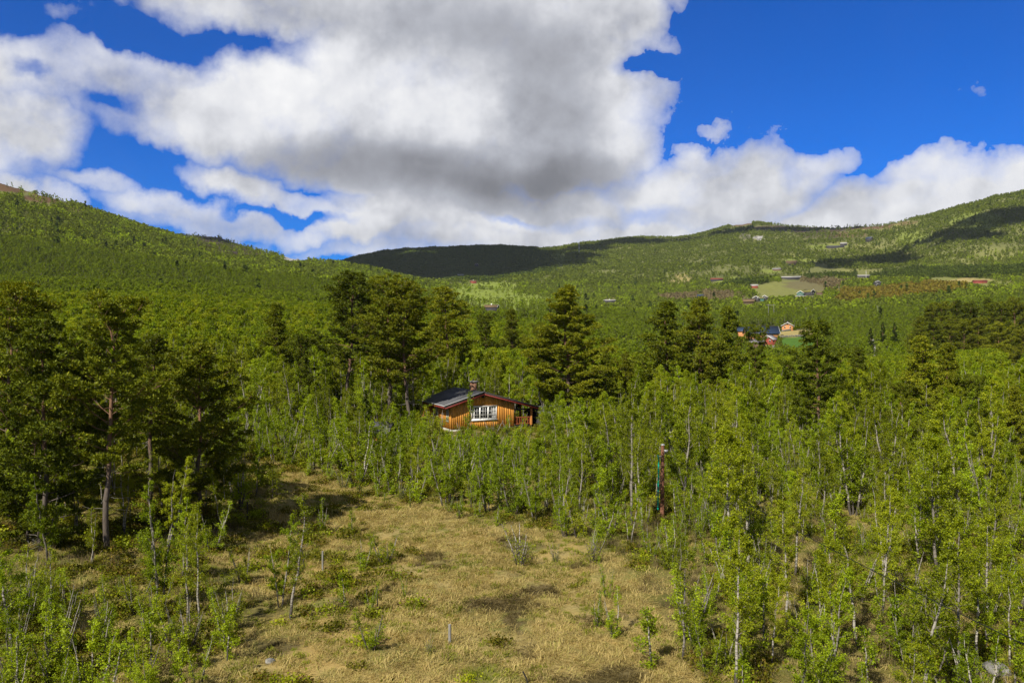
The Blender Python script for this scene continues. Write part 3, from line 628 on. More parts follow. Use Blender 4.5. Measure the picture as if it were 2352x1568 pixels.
def tree_px(kind, X, Yb, Yt, label, group=None, d=None, width=None, **kw):
    """stand a tree where pixel (X, Yb) meets the ground (or at distance d), as tall as the photo shows it"""
    if d is None: x, y = hit(X, Yb)
    else: x, y = put(X, d)
    h = (float(atd(X, Yt, y)[2]) - g(x, y)) * (.965 if kind.name == 'pine_tree' else 1); return tree(kind, x, y, h, label, group, **kw), x, y, h

# the pines one can tell apart, left to right
TAKEN = []       # (x, y, r) spots already used
def pine(kind, X, Yb, Yt, label, d=None, sxy=1.0, r=1.6, **kw):
    o, x, y, h = tree_px(PI[kind] if isinstance(kind, str) else kind, X, Yb, Yt, label, None, d, sxy=sxy, **kw); TAKEN.append((x, y, r)); return o
pine('odd', 25, 0, 655, 'broad yellow-green pine cut by the left edge, its top the highest there', d=56, sxy=1.1)
pine('dark', 95, 0, 735, 'wide dark pine at the left edge in front of the highest one', d=47, sxy=.95)
pine('left', 248, 1262, 690, 'tall pine with a long bare dark trunk rising from the black shade at left', sxy=1.0)
pine('slim', 338, 1160, 762, 'slim pine standing between the bare-trunked pine and the darkest pine at left', sxy=1.15)
pine('dark', 448, 1192, 790, 'darkest pine of the left group, its long shadow lying on the meadow', sxy=1.1)
pine('low', 62, 1245, 1085, 'low bushy pine at the left edge below the big pines', sxy=1.1)
pine('odd', 165, 0, 800, 'pine with tangled dead branches deep in the left group', d=60, sxy=1.0)
pine('full2', 20, 1120, 930, 'half-hidden pine at the very left edge under the wide dark one', sxy=1.2)
pine('full2', 640, 0, 690, 'narrow dark pine poking above the birches left of the centre pines', d=105, sxy=.95)
pine('odd', 690, 0, 770, 'stunted dark pine beside the narrow one above the birches', d=98, sxy=.8)
pine('tall', 782, 0, 618, 'tallest pine left of the cabin, orange upper trunk showing under its round crown', d=103, sxy=1.12, rz=.6)
pine('tall2', 893, 0, 640, 'left one of the two pines that stand close together beside the cabin roof', d=94, sxy=1.1, rz=2.0)
pine('tall', 945, 0, 637, 'right one of the two close pines, its trunk just off the cabin corner', d=92, sxy=1.08, rz=3.4)
pine('slim', 1030, 0, 655, 'pine with a straight bare trunk rising right behind the cabin roof', d=118, sxy=1.25)
pine('full2', 990, 0, 735, 'dark pine tucked between the two close pines and the one behind the roof', d=125, sxy=.8)
pine('full', 1307, 0, 648, 'largest pine right of the cabin, full conical crown down to the birches', d=105, sxy=1.36, r=3)
pine('full2', 1385, 0, 800, 'dark pine leaning on the right flank of the largest pine', d=102, sxy=.9)
pine('full2', 1180, 0, 705, 'pine with a ragged top above the woods behind the cabin', d=150, sxy=.9)
pine('odd', 1120, 0, 722, 'yellowish pine left of the ragged one behind the chimney', d=155, sxy=.8)
pine('odd', 1238, 0, 742, 'pine half hidden by the left flank of the largest pine', d=140, sxy=.8)
pine('full2', 1530, 0, 685, 'leftmost of the three pointed pines standing right of the centre', d=112, sxy=1.3)
pine('full2', 1605, 0, 675, 'middle and tallest of the three pointed pines right of the centre', d=110, sxy=1.12, rz=1.2)
pine('full2', 1672, 0, 698, 'thinnest and rightmost of the three pointed pines right of the centre', d=118, sxy=.95, rz=3.2)
pine('odd', 1732, 0, 748, 'loose pine crown in front of the farm with the blue roof', d=108, sxy=.7)
pine('tall2', 1888, 0, 742, 'big pine with layered branches and a red trunk, right of the orange farmhouse', d=86, sxy=1.15, rz=.9)
pine('full2', 1975, 0, 792, 'shorter dense pine right behind the layered pine', d=98, sxy=1.0)
pine('full2', 2118, 0, 765, 'left one of the twin pointed pines near the right side', d=92, sxy=1.15)
pine('full2', 2172, 0, 783, 'right one of the twin pointed pines near the right side', d=94, sxy=1.1)
pine('odd', 2060, 0, 880, 'low rounded pine at the foot of the twin pointed pines', d=84, sxy=1.0)
pine('odd', 2232, 0, 862, 'brownish pine right of the twin pointed pines', d=82, sxy=.9)
pine('full2', 2322, 0, 880, 'orange-brown pine at the right edge above the birches', d=76, sxy=1.0)
pine('dark', 1440, 0, 812, 'dark rounded pine between the largest pine and the pointed three', d=112, sxy=.8)
pine('odd', 1800, 0, 850, 'squat pine just left of the layered pine, below the farm', d=104, sxy=.9)
pine(SPR, 843, 1012, 893, 'dark cone-shaped spruce standing left of the cabin', sxy=1.35)
pine(SPR, 1214, 0, 800, 'dark narrow spruce behind the cabin, left of the largest pine', d=113, sxy=1.1)
pine(PSAP, 626, 1145, 1072, 'knee-high pine seedling alone on the straw at the far end of the meadow', r=.8)
for i, (X, Yt, d, kd) in enumerate([(2130, 705, 300, 'full2'), (2165, 700, 290, 'odd'), (2200, 690, 310, 'full2'), (2235, 700, 280, 'dark'), (2270, 685, 300, 'full2'), (2300, 700, 275, 'odd'), (2335, 690, 290, 'dark'),
                                    (2180, 730, 265, 'dark'), (2250, 735, 262, 'odd'), (2215, 742, 255, 'dark'), (2290, 745, 250, 'dark'), (2320, 738, 258, 'full2'), (2145, 745, 262, 'odd'), (2110, 728, 280, 'full2'), (2345, 760, 240, 'odd')]):
    x, y = put(X, d); h = float(atd(X, Yt, y)[2]) - g(x, y)
    tree(PI[kd], x, y, h, 'dark pine in the dense pine stand on the far right slope', 'pines of the dark stand on the right slope', sxy=1.15)
for (X, Yt, d, lb) in [(2028, 728, 360, 'small dark spruce on the right slope, left one of the free-standing pair'), (2056, 738, 350, 'small dark spruce on the right slope, right one of the free-standing pair'),
                       (2000, 752, 340, 'low spruce just left of the free-standing pair on the right slope'), (350, 521, 1150, 'lone spruce spike standing on the skyline of the left hill'),
                       (1262, 690, 520, 'small dark spruce in the green slope behind the largest pine')]:
    x, y = put(X, d); z = g(x, y); h = min(float(atd(X, Yt, y)[2]) - z, 16); tree(SPR, x, y, h, lb, sxy=1.2)

# ---------------------------------------------------------------- the cabin
simple('stone_grey', (0.20, 0.195, 0.18), 0.95, 0.55, 3.5, 0.9); simple('concrete', (0.36, 0.35, 0.32), 0.9, 0.15, 2, 0.3)
simple('roof_felt', (0.085, 0.087, 0.095), 0.9, 0.25, 1.2, 0.3, spec=.2); simple('roof_edge', (0.42, 0.42, 0.43), 0.6, 0.1, 3)
simple('dark_board', (0.035, 0.030, 0.026), 0.85, 0.3, 4, .2, stretch=(1, 1, 5)); simple('red_trim', (0.20, 0.025, 0.02), 0.6, 0.15, 4)
simple('white_paint', (0.78, 0.78, 0.76), 0.5, 0.05, 3); simple('curtain', (0.55, 0.54, 0.52), 0.9, 0.2, 8, stretch=(6, 6, .5))
simple('dark_room', (0.012, 0.012, 0.014), 0.9, 0.3, 1); simple('log_orange', (0.46, 0.19, 0.045), 0.7, 0.3, 5, .2, stretch=(3, 3, .6)); simple('porch_red', (0.26, 0.07, 0.025), 0.7, 0.3, 5, .2)
simple('glass_dark', (0.012, 0.014, 0.016), 0.06, 0.2, 1, spec=.4); simple('rust_red', (0.20, 0.05, 0.03), 0.8, .3, 3)
simple('lamp_metal', (0.32, 0.33, 0.34), 0.6, .1, 3, metal=0.3); simple('teal_pipe', (0.0, 0.40, 0.28), 0.5, .1, 3); simple('pole_brown', (0.22, 0.10, 0.06), 0.85, .35, 5, .3, stretch=(3, 3, .4))
simple('cable_black', (0.01, 0.012, 0.011), 0.6, .1, 1); simple('blue_roof', (0.025, 0.045, 0.09), 0.45, .12, .8, spec=.5); simple('grey_roof', (0.27, 0.26, 0.27), 0.7, .15, .8)
simple('orange_wall', (0.50, 0.23, 0.09), 0.8, .12, 1); simple('red_wall', (0.24, 0.05, 0.03), 0.8, .2, 1); simple('bright_red', (0.24, 0.05, 0.035), .8, .15, 1); simple('dark_wall', (0.045, 0.042, 0.045), 0.85, .2, 1)
simple('green_wall', (0.06, 0.15, 0.12), .8, .15, 1); simple('brown_wall', (0.13, 0.085, 0.055), 0.85, .25, 1); simple('turf_roof', (0.17, 0.16, 0.05), .95, .45, 1.2, .4); simple('brown_turf', (0.17, 0.115, 0.06), .95, .35, 1.2, .4); simple('pale_roof', (0.45, 0.44, 0.42), .6, .1, 1); simple('far_window', (0.55, 0.56, 0.58), .4, .3, 1)
def board_wall():
    m, t, o = newmat('board_wall'); b = t.node('ShaderNodeBsdfPrincipled'); t.l.new(b.outputs[0], o.inputs[0])
    c = t.node('ShaderNodeTexCoord'); mp = t.node('ShaderNodeMapping'); t.l.new(c.outputs['Object'], mp.inputs[0]); mp.inputs[3].default_value = (5.5, 5.5, .35)
    nz = t.noise(mp.outputs[0], 2.0, 5, .6); g2 = t.node('ShaderNodeNewGeometry')
    r = t.ramp(nz, [(.3, (0.46, 0.18, 0.03)), (.5, (0.70, 0.31, 0.055)), (.7, (0.84, 0.42, 0.09))])
    r = t.vmath('SCALE', r, scale=t.ss(g2.outputs['Random Per Island'], 0, 1, .84, 1.1, smooth=False))
    t.l.new(r, b.inputs['Base Color']); b.inputs['Roughness'].default_value = .75; b.inputs['Specular IOR Level'].default_value = .25
board_wall()
def brick():
    m, t, o = newmat('chimney_brick'); b = t.node('ShaderNodeBsdfPrincipled'); t.l.new(b.outputs[0], o.inputs[0]); c = t.node('ShaderNodeTexCoord')
    sx = t.node('ShaderNodeSeparateXYZ'); t.l.new(c.outputs['Object'], sx.inputs[0]); cx = t.node('ShaderNodeCombineXYZ'); t.l.new(t.math('ADD', sx.outputs[0], sx.outputs[1]), cx.inputs[0]); t.l.new(sx.outputs[2], cx.inputs[1])
    bk = t.node('ShaderNodeTexBrick'); t.l.new(cx.outputs[0], bk.inputs[0]); bk.inputs['Scale'].default_value = 4.6; bk.inputs[1].default_value = (.33, .14, .06, 1); bk.inputs[2].default_value = (.18, .08, .045, 1); bk.inputs[3].default_value = (.30, .24, .18, 1)
    t.l.new(bk.outputs[0], b.inputs['Base Color']); b.inputs['Roughness'].default_value = .9
brick()
TH = rad(24)
cx0, cy0 = put(1081, 92.6)                      # near left corner of the cabin wall lies left of this
FL = put(1029.5 + 5, 92.6)
GZ = -10.95
Wd, Ln = 8.15, 9.2                              # gable width, length
def cabin():
    c = thing('log_cabin', (FL[0], FL[1], GZ), 'orange-brown wooden cabin with white grid window, dark roof and a small covered porch', 'cabin', rz=TH)
    zb, ze = .35, 3.2; sl_, sr = .305, .275; ax = 4.05; za = ze + sl_ * ax; zr = za - sr * (Wd - ax)
    f = MB(); f.box(.05, Wd - .05, .06, Ln - .05, -1.2, zb); f.build('foundation', 'concrete', c)
    # walls of upright overlapping boards; each board an island
    wm = MB(); rng = random.Random(3)
    wx0, wx1, wz0, wz1 = 2.62, 5.83, 1.26, 2.78
    def top(x): return ze + sl_ * x if x < ax else za - sr * (x - ax)
    wm.box(.06, Wd - .06, .06, Ln - .06, zb, ze - .06)                      # dark inner body behind the boards
    n = 34; bw = Wd / n
    for i in range(n):
        x0, x1 = i * bw + .006, (i + 1) * bw - .006; y0 = -.014 if i % 2 else 0.0
        segs = [(zb - .05 + rng.uniform(-.01, .01), None)]
        if x1 > wx0 and x0 < wx1: segs = [(zb - .05, wz0), (wz1, None)]
        for a, b_ in segs:
            t0 = (top(x0) if b_ is None else b_) - .0; t1 = (top(x1) if b_ is None else b_)
            V = [(x0, y0, a), (x1, y0, a), (x1, y0, t1), (x0, y0, t0), (x0, .055, a), (x1, .055, a), (x1, .055, t1), (x0, .055, t0)]
            wm.add(V, [(0, 1, 2, 3), (5, 4, 7, 6), (4, 0, 3, 7), (1, 5, 6, 2), (4, 5, 1, 0), (3, 2, 6, 7)])
    n2 = 38; bl = Ln / n2
    for i in range(n2):
        y0, y1 = .06 + i * (Ln - .1) / n2 + .006, .06 + (i + 1) * (Ln - .1) / n2 - .006; x0 = -.02 if i % 2 else 0
        wm.box(x0, .055, y0, y1, zb - .05, ze); wm.box(Wd - .055, Wd - x0, y0, y1, zb - .05, zr)
    wm.prism([(.0, ze), (Wd, zr), (ax, za)], Ln - .06, Ln)
    wm.build('wall', 'board_wall', c)
    # roof: two slabs, porch slope reaches out to the right
    xr = Wd + 3.0; xl = -.9; y0, y1 = -.62, Ln + .5; th = .16
    def zt(x): return za + .12 - (sl_ * (ax - x) if x < ax else sr * (x - ax))
    r = MB(); r.prism([(xl, zt(xl)), (ax, zt(ax)), (ax, zt(ax) - th), (xl, zt(xl) - th)], y0 + .03, y1); r.prism([(ax, zt(ax)), (xr, zt(xr)), (xr, zt(xr) - th), (ax, zt(ax) - th)], y0 + .03, y1)
    rf = r.build('roof', 'roof_felt', c)
    b = MB(); b.prism([(xl - .02, zt(xl) + .035), (ax, zt(ax) + .035), (ax, zt(ax) - .24), (xl - .02, zt(xl) - .24)], y0 - .02, y0 + .03); b.prism([(ax, zt(ax) + .035), (xr, zt(xr) + .035), (xr, zt(xr) - .24), (ax, zt(ax) - .24)], y0 - .02, y0 + .03)
    b.build('barge_board', 'dark_board', rf)
    b = MB(); b.prism([(xl, zt(xl) - .23), (ax, zt(ax) - .23), (ax, zt(ax) - .37), (xl, zt(xl) - .37)], y0 - .045, y0 - .0); b.prism([(ax, zt(ax) - .23), (xr, zt(xr) - .23), (xr, zt(xr) - .37), (ax, zt(ax) - .37)], y0 - .045, y0)
    b.box(xl - .05, xl - .01, y0 + .1, y1 - .05, zt(xl) - .30, zt(xl) - .14); b.build('red_fascia', 'red_trim', rf)
    b = MB(); b.prism([(xl - .02, zt(xl) + .075), (ax, zt(ax) + .075), (ax, zt(ax) + .037), (xl - .02, zt(xl) + .037)], y0 - .06, y0 + .10); b.box(xl - .07, xl - .005, y0, y1, zt(xl) - .05, zt(xl) + .04); b.build('metal_edge', 'roof_edge', rf)
    # chimney on the ridge
    ch = MB(); ch.box(ax - .18, ax + .46, 3.1, 3.8, zt(ax) - .5, zt(ax) + .98); co = ch.build('chimney', 'chimney_brick', c)
    cc = MB(); cc.box(ax - .33, ax + .63, 2.99, 3.96, zt(ax) + .985, zt(ax) + 1.07); cc.build('chimney_cap', 'concrete', co)
    cc = MB(); cc.tube([(ax + .1, 3.4, zt(ax) + 1.06), (ax + .14, 3.42, zt(ax) + 1.36)], [.16, .04], 7); cc.build('cowl', 'dark_board', co)
    # big front window: three casements
    zc0, zc1 = wz0, wz1
    w_ = MB(); fr = .09
    w_.box(wx0 - .06, wx1 + .06, -.075, .02, zc1, zc1 + .10); w_.box(wx0 - .08, wx1 + .08, -.12, .02, zc0 - .12, zc0)
    w_.box(wx0, wx0 + fr, -.06, .05, zc0, zc1); w_.box(wx1 - fr, wx1, -.06, .05, zc0, zc1)
    m1, m2 = wx0 + 1.08, wx1 - 1.08
    for m_ in (m1, m2): w_.box(m_ - .09, m_ + .09, -.055, .05, zc0, zc1)
    w_.box(wx0 + fr, wx1 - fr, -.052, .05, zc0 + .0, zc0 + .12); w_.box(wx0 + fr, wx1 - fr, -.052, .05, zc1 - .09, zc1)
    wf = w_.build('window', 'white_paint', c)
    mu = MB()
    for (a, b2) in ((wx0 + fr, m1 - .09), (m1 + .09, m2 - .09), (m2 + .09, wx1 - fr)):
        for k in (1, 2): xx = a + (b2 - a) * k / 3; mu.box(xx - .016, xx + .016, -.035, .0, zc0 + .12, zc1 - .09)
        for k in (1, 2): zz = zc0 + .12 + (zc1 - zc0 - .21) * k / 3; mu.box(a, b2, -.032, -.002, zz - .016, zz + .016)
    mu.build('muntin', 'white_paint', wf)
    pn = MB(); pn.box(wx0 + .02, wx1 - .02, .04, .052, zc0 + .01, zc1 - .01); pn.build('pane', 'glass_dark', wf)
    for a, b2 in ((wx0 + .14, wx0 + .46), (wx1 - .52, wx1 - .13)):
        nn = 12; cu = MB()
        for k in range(nn): xa = a + (b2 - a) * k / nn; xb = a + (b2 - a) * (k + 1) / nn; ya, yb = (.02, .034) if k % 2 else (.034, .02); cu.add([(xa, ya, zc0 + .14), (xb, yb, zc0 + .14), (xb, yb, zc1 - .1), (xa, ya, zc1 - .1)], [(0, 1, 2, 3)])
        cu.build('curtain', 'curtain', wf)
    # side windows on the left wall
    for (ya, yb, za_, zb_) in ((.55, 1.25, 1.15, 2.6), (4.3, 5.1, 1.45, 2.6)):
        s_ = MB(); s_.box(-.09, -.022, ya, ya + .09, za_, zb_); s_.box(-.09, -.022, yb - .09, yb, za_, zb_); s_.box(-.10, -.022, ya, yb, zb_ + .001, zb_ + .09); s_.box(-.12, -.022, ya, yb, za_ - .09, za_ - .001); s_.box(-.07, -.024, (ya + yb) / 2 - .03, (ya + yb) / 2 + .03, za_, zb_)
        so_ = s_.build('window', 'white_paint', c); p_ = MB(); p_.box(-.045, -.021, ya + .09, yb - .09, za_, zb_); p_.build('pane', 'glass_dark', so_)
    v = MB(); v.box(ax - .17, ax + .2, -.06, -.027, za - .62, za - .35); v.build('vent', 'dark_board', c)
    # porch at the right
    px = Wd + 2.35; p = MB(); p.box(Wd + .02, px + .15, .1, 3.6, .18, .34); p.box(Wd + .02, px + .1, .14, 3.6, -.9, -.02); fl = p.build('porch_floor', ['dark_board'], c)
    for (x_, y_) in ((px, .2), (px, 3.4)):
        p = MB(); p.tube([(x_, y_, .34), (x_ + .01, y_, 1.4), (x_, y_, zt(x_) - th - .02)], [.17, .15, .16], 9); p.build('porch_post', 'log_orange', c, smooth=True)
    rl = MB(); rl.tube([(Wd + .03, .2, 1.28), (px - .1, .2, 1.28)], .07, 7); rl.tube([(Wd + .03, .2, .50), (px - .1, .2, .50)], .06, 7)
    for k in range(8): x_ = Wd + .22 + k * .27; rl.tube([(x_, .2, .5), (x_ + .03 * (-1) ** k, .2, .9), (x_, .2, 1.28)], .055, 6)
    rl.build('railing', 'porch_red', c)
    bm = MB(); bm.box(Wd + .1, xr - .1, .12, .28, zt(xr) - .42, zt(xr) - .25); bm.build('porch_beam', 'dark_board', c)
    # entrance lean-to at the far left
    an = MB(); an.box(-.85, -.03, Ln - 3.2, Ln - .2, -.6, 2.5); ao = an.build('side_room', 'board_wall', c)
cabin()
def bar_shed(name, label, X, d, w_, l_, h_, rise, wall, roof, rz, doors=()):
    x, y = put(X, d); s_ = thing(name, (x, y, g(x, y) - .1), label, 'shed', rz=rz)
    a = MB(); a.box(-w_ / 2, w_ / 2, -l_ / 2, l_ / 2, 0, h_); a.prism([(-w_ / 2, h_), (w_ / 2, h_), (0, h_ + rise)], -l_ / 2, l_ / 2); a.build('wall', wall, s_)
    k = rise / (w_ / 2); o = .35; r = MB()
    for sg in (-1, 1):
        po = [(0, h_ + rise + .03), (sg * (w_ / 2 + o), h_ - k * o + .03), (sg * (w_ / 2 + o), h_ - k * o + .17), (0, h_ + rise + .17)]
        r.prism(po if sg > 0 else po[::-1], -l_ / 2 - o, l_ / 2 + o)
    r.build('roof', roof, s_); return s_
sh = bar_shed('woodshed', 'dark-roofed shed just right of the cabin behind the porch, half hidden by birches', 1266, 99, 4.2, 4.5, 1.9, .75, 'dark_wall', 'roof_felt', TH + math.pi / 2)
ad = MB(); ad.box(-.5, .4, -2.31, -2.262, .05, 1.7); ad.build('door', 'rust_red', sh)
sh = bar_shed('outhouse', 'tiny outhouse with an orange gable left of the cabin among the bushes', 880, 84, 1.5, 1.7, 1.5, .75, 'log_orange', 'roof_felt', rad(70))
ad = MB(); ad.box(-.35, .35, -.90, -.86, .08, 1.35); ad.build('door', 'porch_red', sh)
# red garden bench right of the porch
x, y = put(1268, 88); bn = thing('garden_bench', (x, y, g(x, y)), 'rusty red bench in the grass right of the cabin porch', 'bench', rz=rad(10))
a = MB(); a.box(-.9, .9, -.22, .22, .42, .47); a.build('seat', 'rust_red', bn); a = MB(); a.box(-.9, .9, .225, .27, .5, .95); a.build('backrest', 'rust_red', bn)
for sx in (-.8, .72): a = MB(); a.box(sx, sx + .08, -.2, .2, -.1, .418); a.build('leg', 'rust_red', bn)

# ---------------------------------------------------------------- poles, posts, cable
def post(X, Yb, Yt, label, mat='post_wood', lean=(0, 0), r=.055, name='fence_post', d=None, cat='post', group=None):
    x, y = hit(X, Yb) if d is None else put(X, d); h = float(atd(X, Yt, y)[2]) - g(x, y)
    a = MB(); a.tube([(0, 0, -.3), (lean[0] * .5, lean[1] * .5, h * .5), (lean[0], lean[1], h)], [r, r * .97, r * .93], 9)
    o = a.build(name, mat, None, (x, y, g(x, y)), smooth=False); tag(o, label, cat, group); return o
post(1033, 1476, 1433, 'pale grey round fence post standing alone in the middle of the meadow', r=.07)
post(741, 1310, 1265, 'grey fence post left of the meadow beside a small bush')
post(868, 1395, 1345, 'thin dark post next to the leafy saplings left of the meadow', 'dark_post', (-.05, 0), .03)
post(1218, 1575, 1541, 'thin black post leaning left at the bottom edge of the picture', 'dark_post', (-.3, 0), .035)
post(568, 1192, 1152, 'dark fence post inside the long tree shadow', 'dark_post', r=.05)
post(700, 1305, 1262, 'thin dark stake left of the grey fence post', 'dark_post', (-.15, 0), .03)
x, y = hit(1521, 1188); zt_ = float(atd(1521, 1022, y)[2]); gz = g(x, y)
pl = thing('utility_pole', (x, y, gz), 'rust-brown wooden pole with a green cable pipe up its left side', 'utility pole')
a = MB(); a.tube([(0, 0, -.4), (0, 0, (zt_ - gz) * .6), (.04, 0, zt_ - gz)], [.17, .15, .13], 12); a.build('pole', 'pole_brown', pl, smooth=True)
a = MB(); a.tube([(.04, 0, zt_ - gz + .01), (.04, 0, zt_ - gz + .07)], [.17, .14], 12); a.build('pole_cap', 'lamp_metal', pl)
a = MB(); a.tube([(-.34, -.06, .6), (-.32, -.06, 2.4), (-.28, -.06, zt_ - gz - 1.1), (-.36, -.06, zt_ - gz - .75)], .055, 8); a.build('cable_pipe', 'teal_pipe', pl, smooth=True)
a = MB(); a.box(.1, .42, -.1, .02, zt_ - gz - .55, zt_ - gz - .35); a.build('cable_clamp', 'lamp_metal', pl); a = MB(); a.box(-.22, -.08, -.08, 0, zt_ - gz - .9, zt_ - gz - .8); a.build('pipe_clamp', 'lamp_metal', pl)
top_ = Vector((x + .1, y, zt_ - .4)); end_ = Vector((15.2, 4.0, -7.2)); pts = []
for k in range(41): q = k / 40; p_ = top_.lerp(end_, q); p_.z -= 4 * .9 * q * (1 - q); pts.append(tuple(p_))
a = MB(); a.tube(pts, .016, 6); tag(a.build('overhead_cable', 'cable_black'), 'thin black overhead cable sagging from the brown pole across the right birches', 'cable')
p2 = thing('utility_pole', (15.2, 4.0, g(15.2, 4.0)), 'wooden pole out of frame that carries the near end of the black cable', 'utility pole')
a = MB(); a.tube([(0, 0, -.4), (0, 0, -7.0 - g(15.2, 4.0))], [.17, .13], 12); a.build('pole', 'pole_brown', p2, smooth=True)

# ---------------------------------------------------------------- houses of the valley
def house(name, label, X, Yb, d, w_, l_, h_, rise, rz, wall, roof, wins=(), chim=False, cat='house', gablewins=(), over=.5, turf=False, deck=None):
    """w_ runs left to right on the gable side (local x), l_ is the ridge length (local y); the gable faces -y"""
    ds = np.linspace(d * .72, d * 1.35, 260); zs = H((X - W0 / 2) / F0 * ds, ds); er = np.abs(-(Yb + 1 - YH) / F0 * ds - zs) + np.abs(ds / d - 1) * 1.5; d = float(ds[int(np.argmin(er))])
    x, y = put(X, d); zg = g(x, y); z = zg + .3
    s_ = thing(name, (x, y, z), label, cat, rz=rad(rz)); x0, x1, y0, y1 = -w_ / 2, w_ / 2, -l_ / 2, l_ / 2
    a = MB(); a.box(x0, x1, y0, y1, -3.5, h_); a.prism([(x0, h_), (x1, h_), (0, h_ + rise)], y0, y1); a.build('wall', wall, s_)
    k = rise / (w_ / 2); r = MB(); th = .5 if turf else .2
    for sg in (-1, 1):
        po = [(0, h_ + rise + .04), (sg * (w_ / 2 + over), h_ - k * over + .04), (sg * (w_ / 2 + over), h_ - k * over + th), (0, h_ + rise + th)]
        r.prism(po if sg > 0 else po[::-1], y0 - over, y1 + over)
    r.build('roof', roof, s_)
    bb = MB()
    for sg in (-1, 1):
        po = [(0, h_ + rise + th + .02), (sg * (w_ / 2 + over), h_ - k * over + th + .02), (sg * (w_ / 2 + over), h_ - k * over - .12), (0, h_ + rise - .12)]
        bb.prism(po if sg > 0 else po[::-1], y0 - over - .12, y0 - over - .003)
    if gablewins != () or rise > 1.2: bb.build('barge_board', 'white_paint' if wall in ('dark_wall', 'green_wall', 'orange_wall', 'red_wall') else wall, s_)
    def win(ax0, ax1, az0, az1, side):
        wn = MB(); pn = MB()
        if side == 'g':
            wn.box(ax0, ax1, y0 - .08, y0 - .005, az0, az1); pn.box(ax0 + .12, ax1 - .12, y0 - .11, y0 - .082, az0 + .12, az1 - .12)
        elif side == 'l':
            wn.box(x0 - .08, x0 - .005, ax0, ax1, az0, az1); pn.box(x0 - .11, x0 - .082, ax0 + .12, ax1 - .12, az0 + .12, az1 - .12)
        else:
            wn.box(x1 + .005, x1 + .08, ax0, ax1, az0, az1); pn.box(x1 + .082, x1 + .11, ax0 + .12, ax1 - .12, az0 + .12, az1 - .12)
        wo_ = wn.build('window', 'white_paint', s_); pn.build('pane', 'glass_dark', wo_)
    for q in gablewins: win(*q, 'g')
    for q in wins: win(*q)
    if chim: a = MB(); a.box(-.35, .35, -.4, .4, h_ + rise - .4, h_ + rise + 1.0); a.build('chimney', chim if isinstance(chim, str) else 'stone_grey', s_)
    if deck: a = MB(); a.box(x0 - deck, x1 + deck, y0 - 2.5, y0 - .13, -1.6, -.1); a.build('terrace', 'post_wood', s_)
    pxw = max(w_, l_) / d * F0; Yb = float(project(x, y, z)[1]); HOUSES.append((X, Yb - (h_ + rise) / d * F0 / 2, pxw * .5, (h_ + rise) / d * F0 * .5 + .5))
    return s_
GW = lambda *xs, z0=1.0, z1=2.3, w_=1.0: [(x - w_ / 2, x + w_ / 2, z0, z1) for x in xs]
house('farmhouse', 'small orange farmhouse with a grey roof above the bright green field', 1809, 757, 545, 7.5, 8, 2.8, 2.0, -20, 'orange_wall', 'grey_roof', gablewins=GW(-1.8, 1.8) + GW(0, z0=3.3, z1=4.3, w_=.9), chim=True, wins=[(-2, -.8, 1, 2.2, 'l')], over=.7)
house('barn', 'long farm building with a dark blue roof behind the pines', 1748, 777, 500, 11, 20, 3.4, 4.2, 84, 'orange_wall', 'blue_roof', gablewins=GW(-3, 0, 3), over=.8)
house('barn', 'short blue-roofed wing with an orange wall at the left end of the farm', 1708, 772, 496, 8, 9, 3.6, 2.6, 70, 'orange_wall', 'blue_roof', over=.7)
house('farmhouse', 'red farmhouse with a pale grey roof and white windows in front of the blue-roofed barn', 1768, 789, 470, 7, 8.5, 2.7, 2.3, -38, 'red_wall', 'grey_roof', gablewins=GW(-1.7, 1.7, w_=1.1) + GW(0, z0=3.1, z1=4.0, w_=.9), over=.7)
house('farmhouse', 'dark log farmhouse with white windows at the lower left corner of the farm', 1735, 797, 455, 8, 10, 2.6, 2.0, 62, 'brown_wall', 'grey_roof', gablewins=GW(-2, 2), wins=[(-3, -1.8, 1, 2.1, 'r'), (0, 1.2, 1, 2.1, 'r'), (2.5, 3.7, 1, 2.1, 'r')], chim=True)
house('mountain_lodge', 'dark lodge with turf roof and green gable, left half of the pair', 1838, 679, 930, 8, 12, 3, 2.6, -20, 'green_wall', 'turf_roof', gablewins=GW(-2, 0, 2, z0=.6, z1=2.2), turf=True, deck=3)
house('mountain_lodge', 'dark lodge with a turf roof, right half of the pair on the slope', 1857, 677, 940, 9, 12, 3.6, 3.0, 35, 'dark_wall', 'turf_roof', gablewins=GW(-2, 2, z0=1, z1=2.4), wins=[(-3, -1.5, 1, 2.4, 'r'), (1, 2.5, 1, 2.4, 'r')], turf=True)
house('turf_cabin', 'low turf-roofed outbuilding right of the pair of lodges on the slope', 1884, 675, 950, 5, 9, 2.2, 1.2, 80, 'brown_wall', 'turf_roof', turf=True, cat='cabin')
house('mountain_lodge', 'black cabin with white gable boards, left end of the trio above the farm', 1736, 690, 880, 7, 9, 2.6, 2.2, -15, 'dark_wall', 'brown_turf', gablewins=GW(-1.3, 1.3), turf=True)
house('mountain_lodge', 'dark green middle cabin of the trio above the farm', 1747, 690, 885, 6, 8, 2.4, 1.4, 60, 'green_wall', 'turf_roof', turf=True, gablewins=GW(0))
house('mountain_lodge', 'black cabin with a white gable, right end of the trio above the farm', 1757, 688, 890, 6, 8, 2.6, 2.0, -25, 'dark_wall', 'turf_roof', gablewins=GW(0, w_=2), turf=True)
house('turf_cabin', 'brown hut with a broad dry turf roof below the black trio', 1718, 696, 860, 8, 13, 2.0, 2.4, 60, 'brown_wall', 'brown_turf', turf=True, over=1.2, cat='cabin')
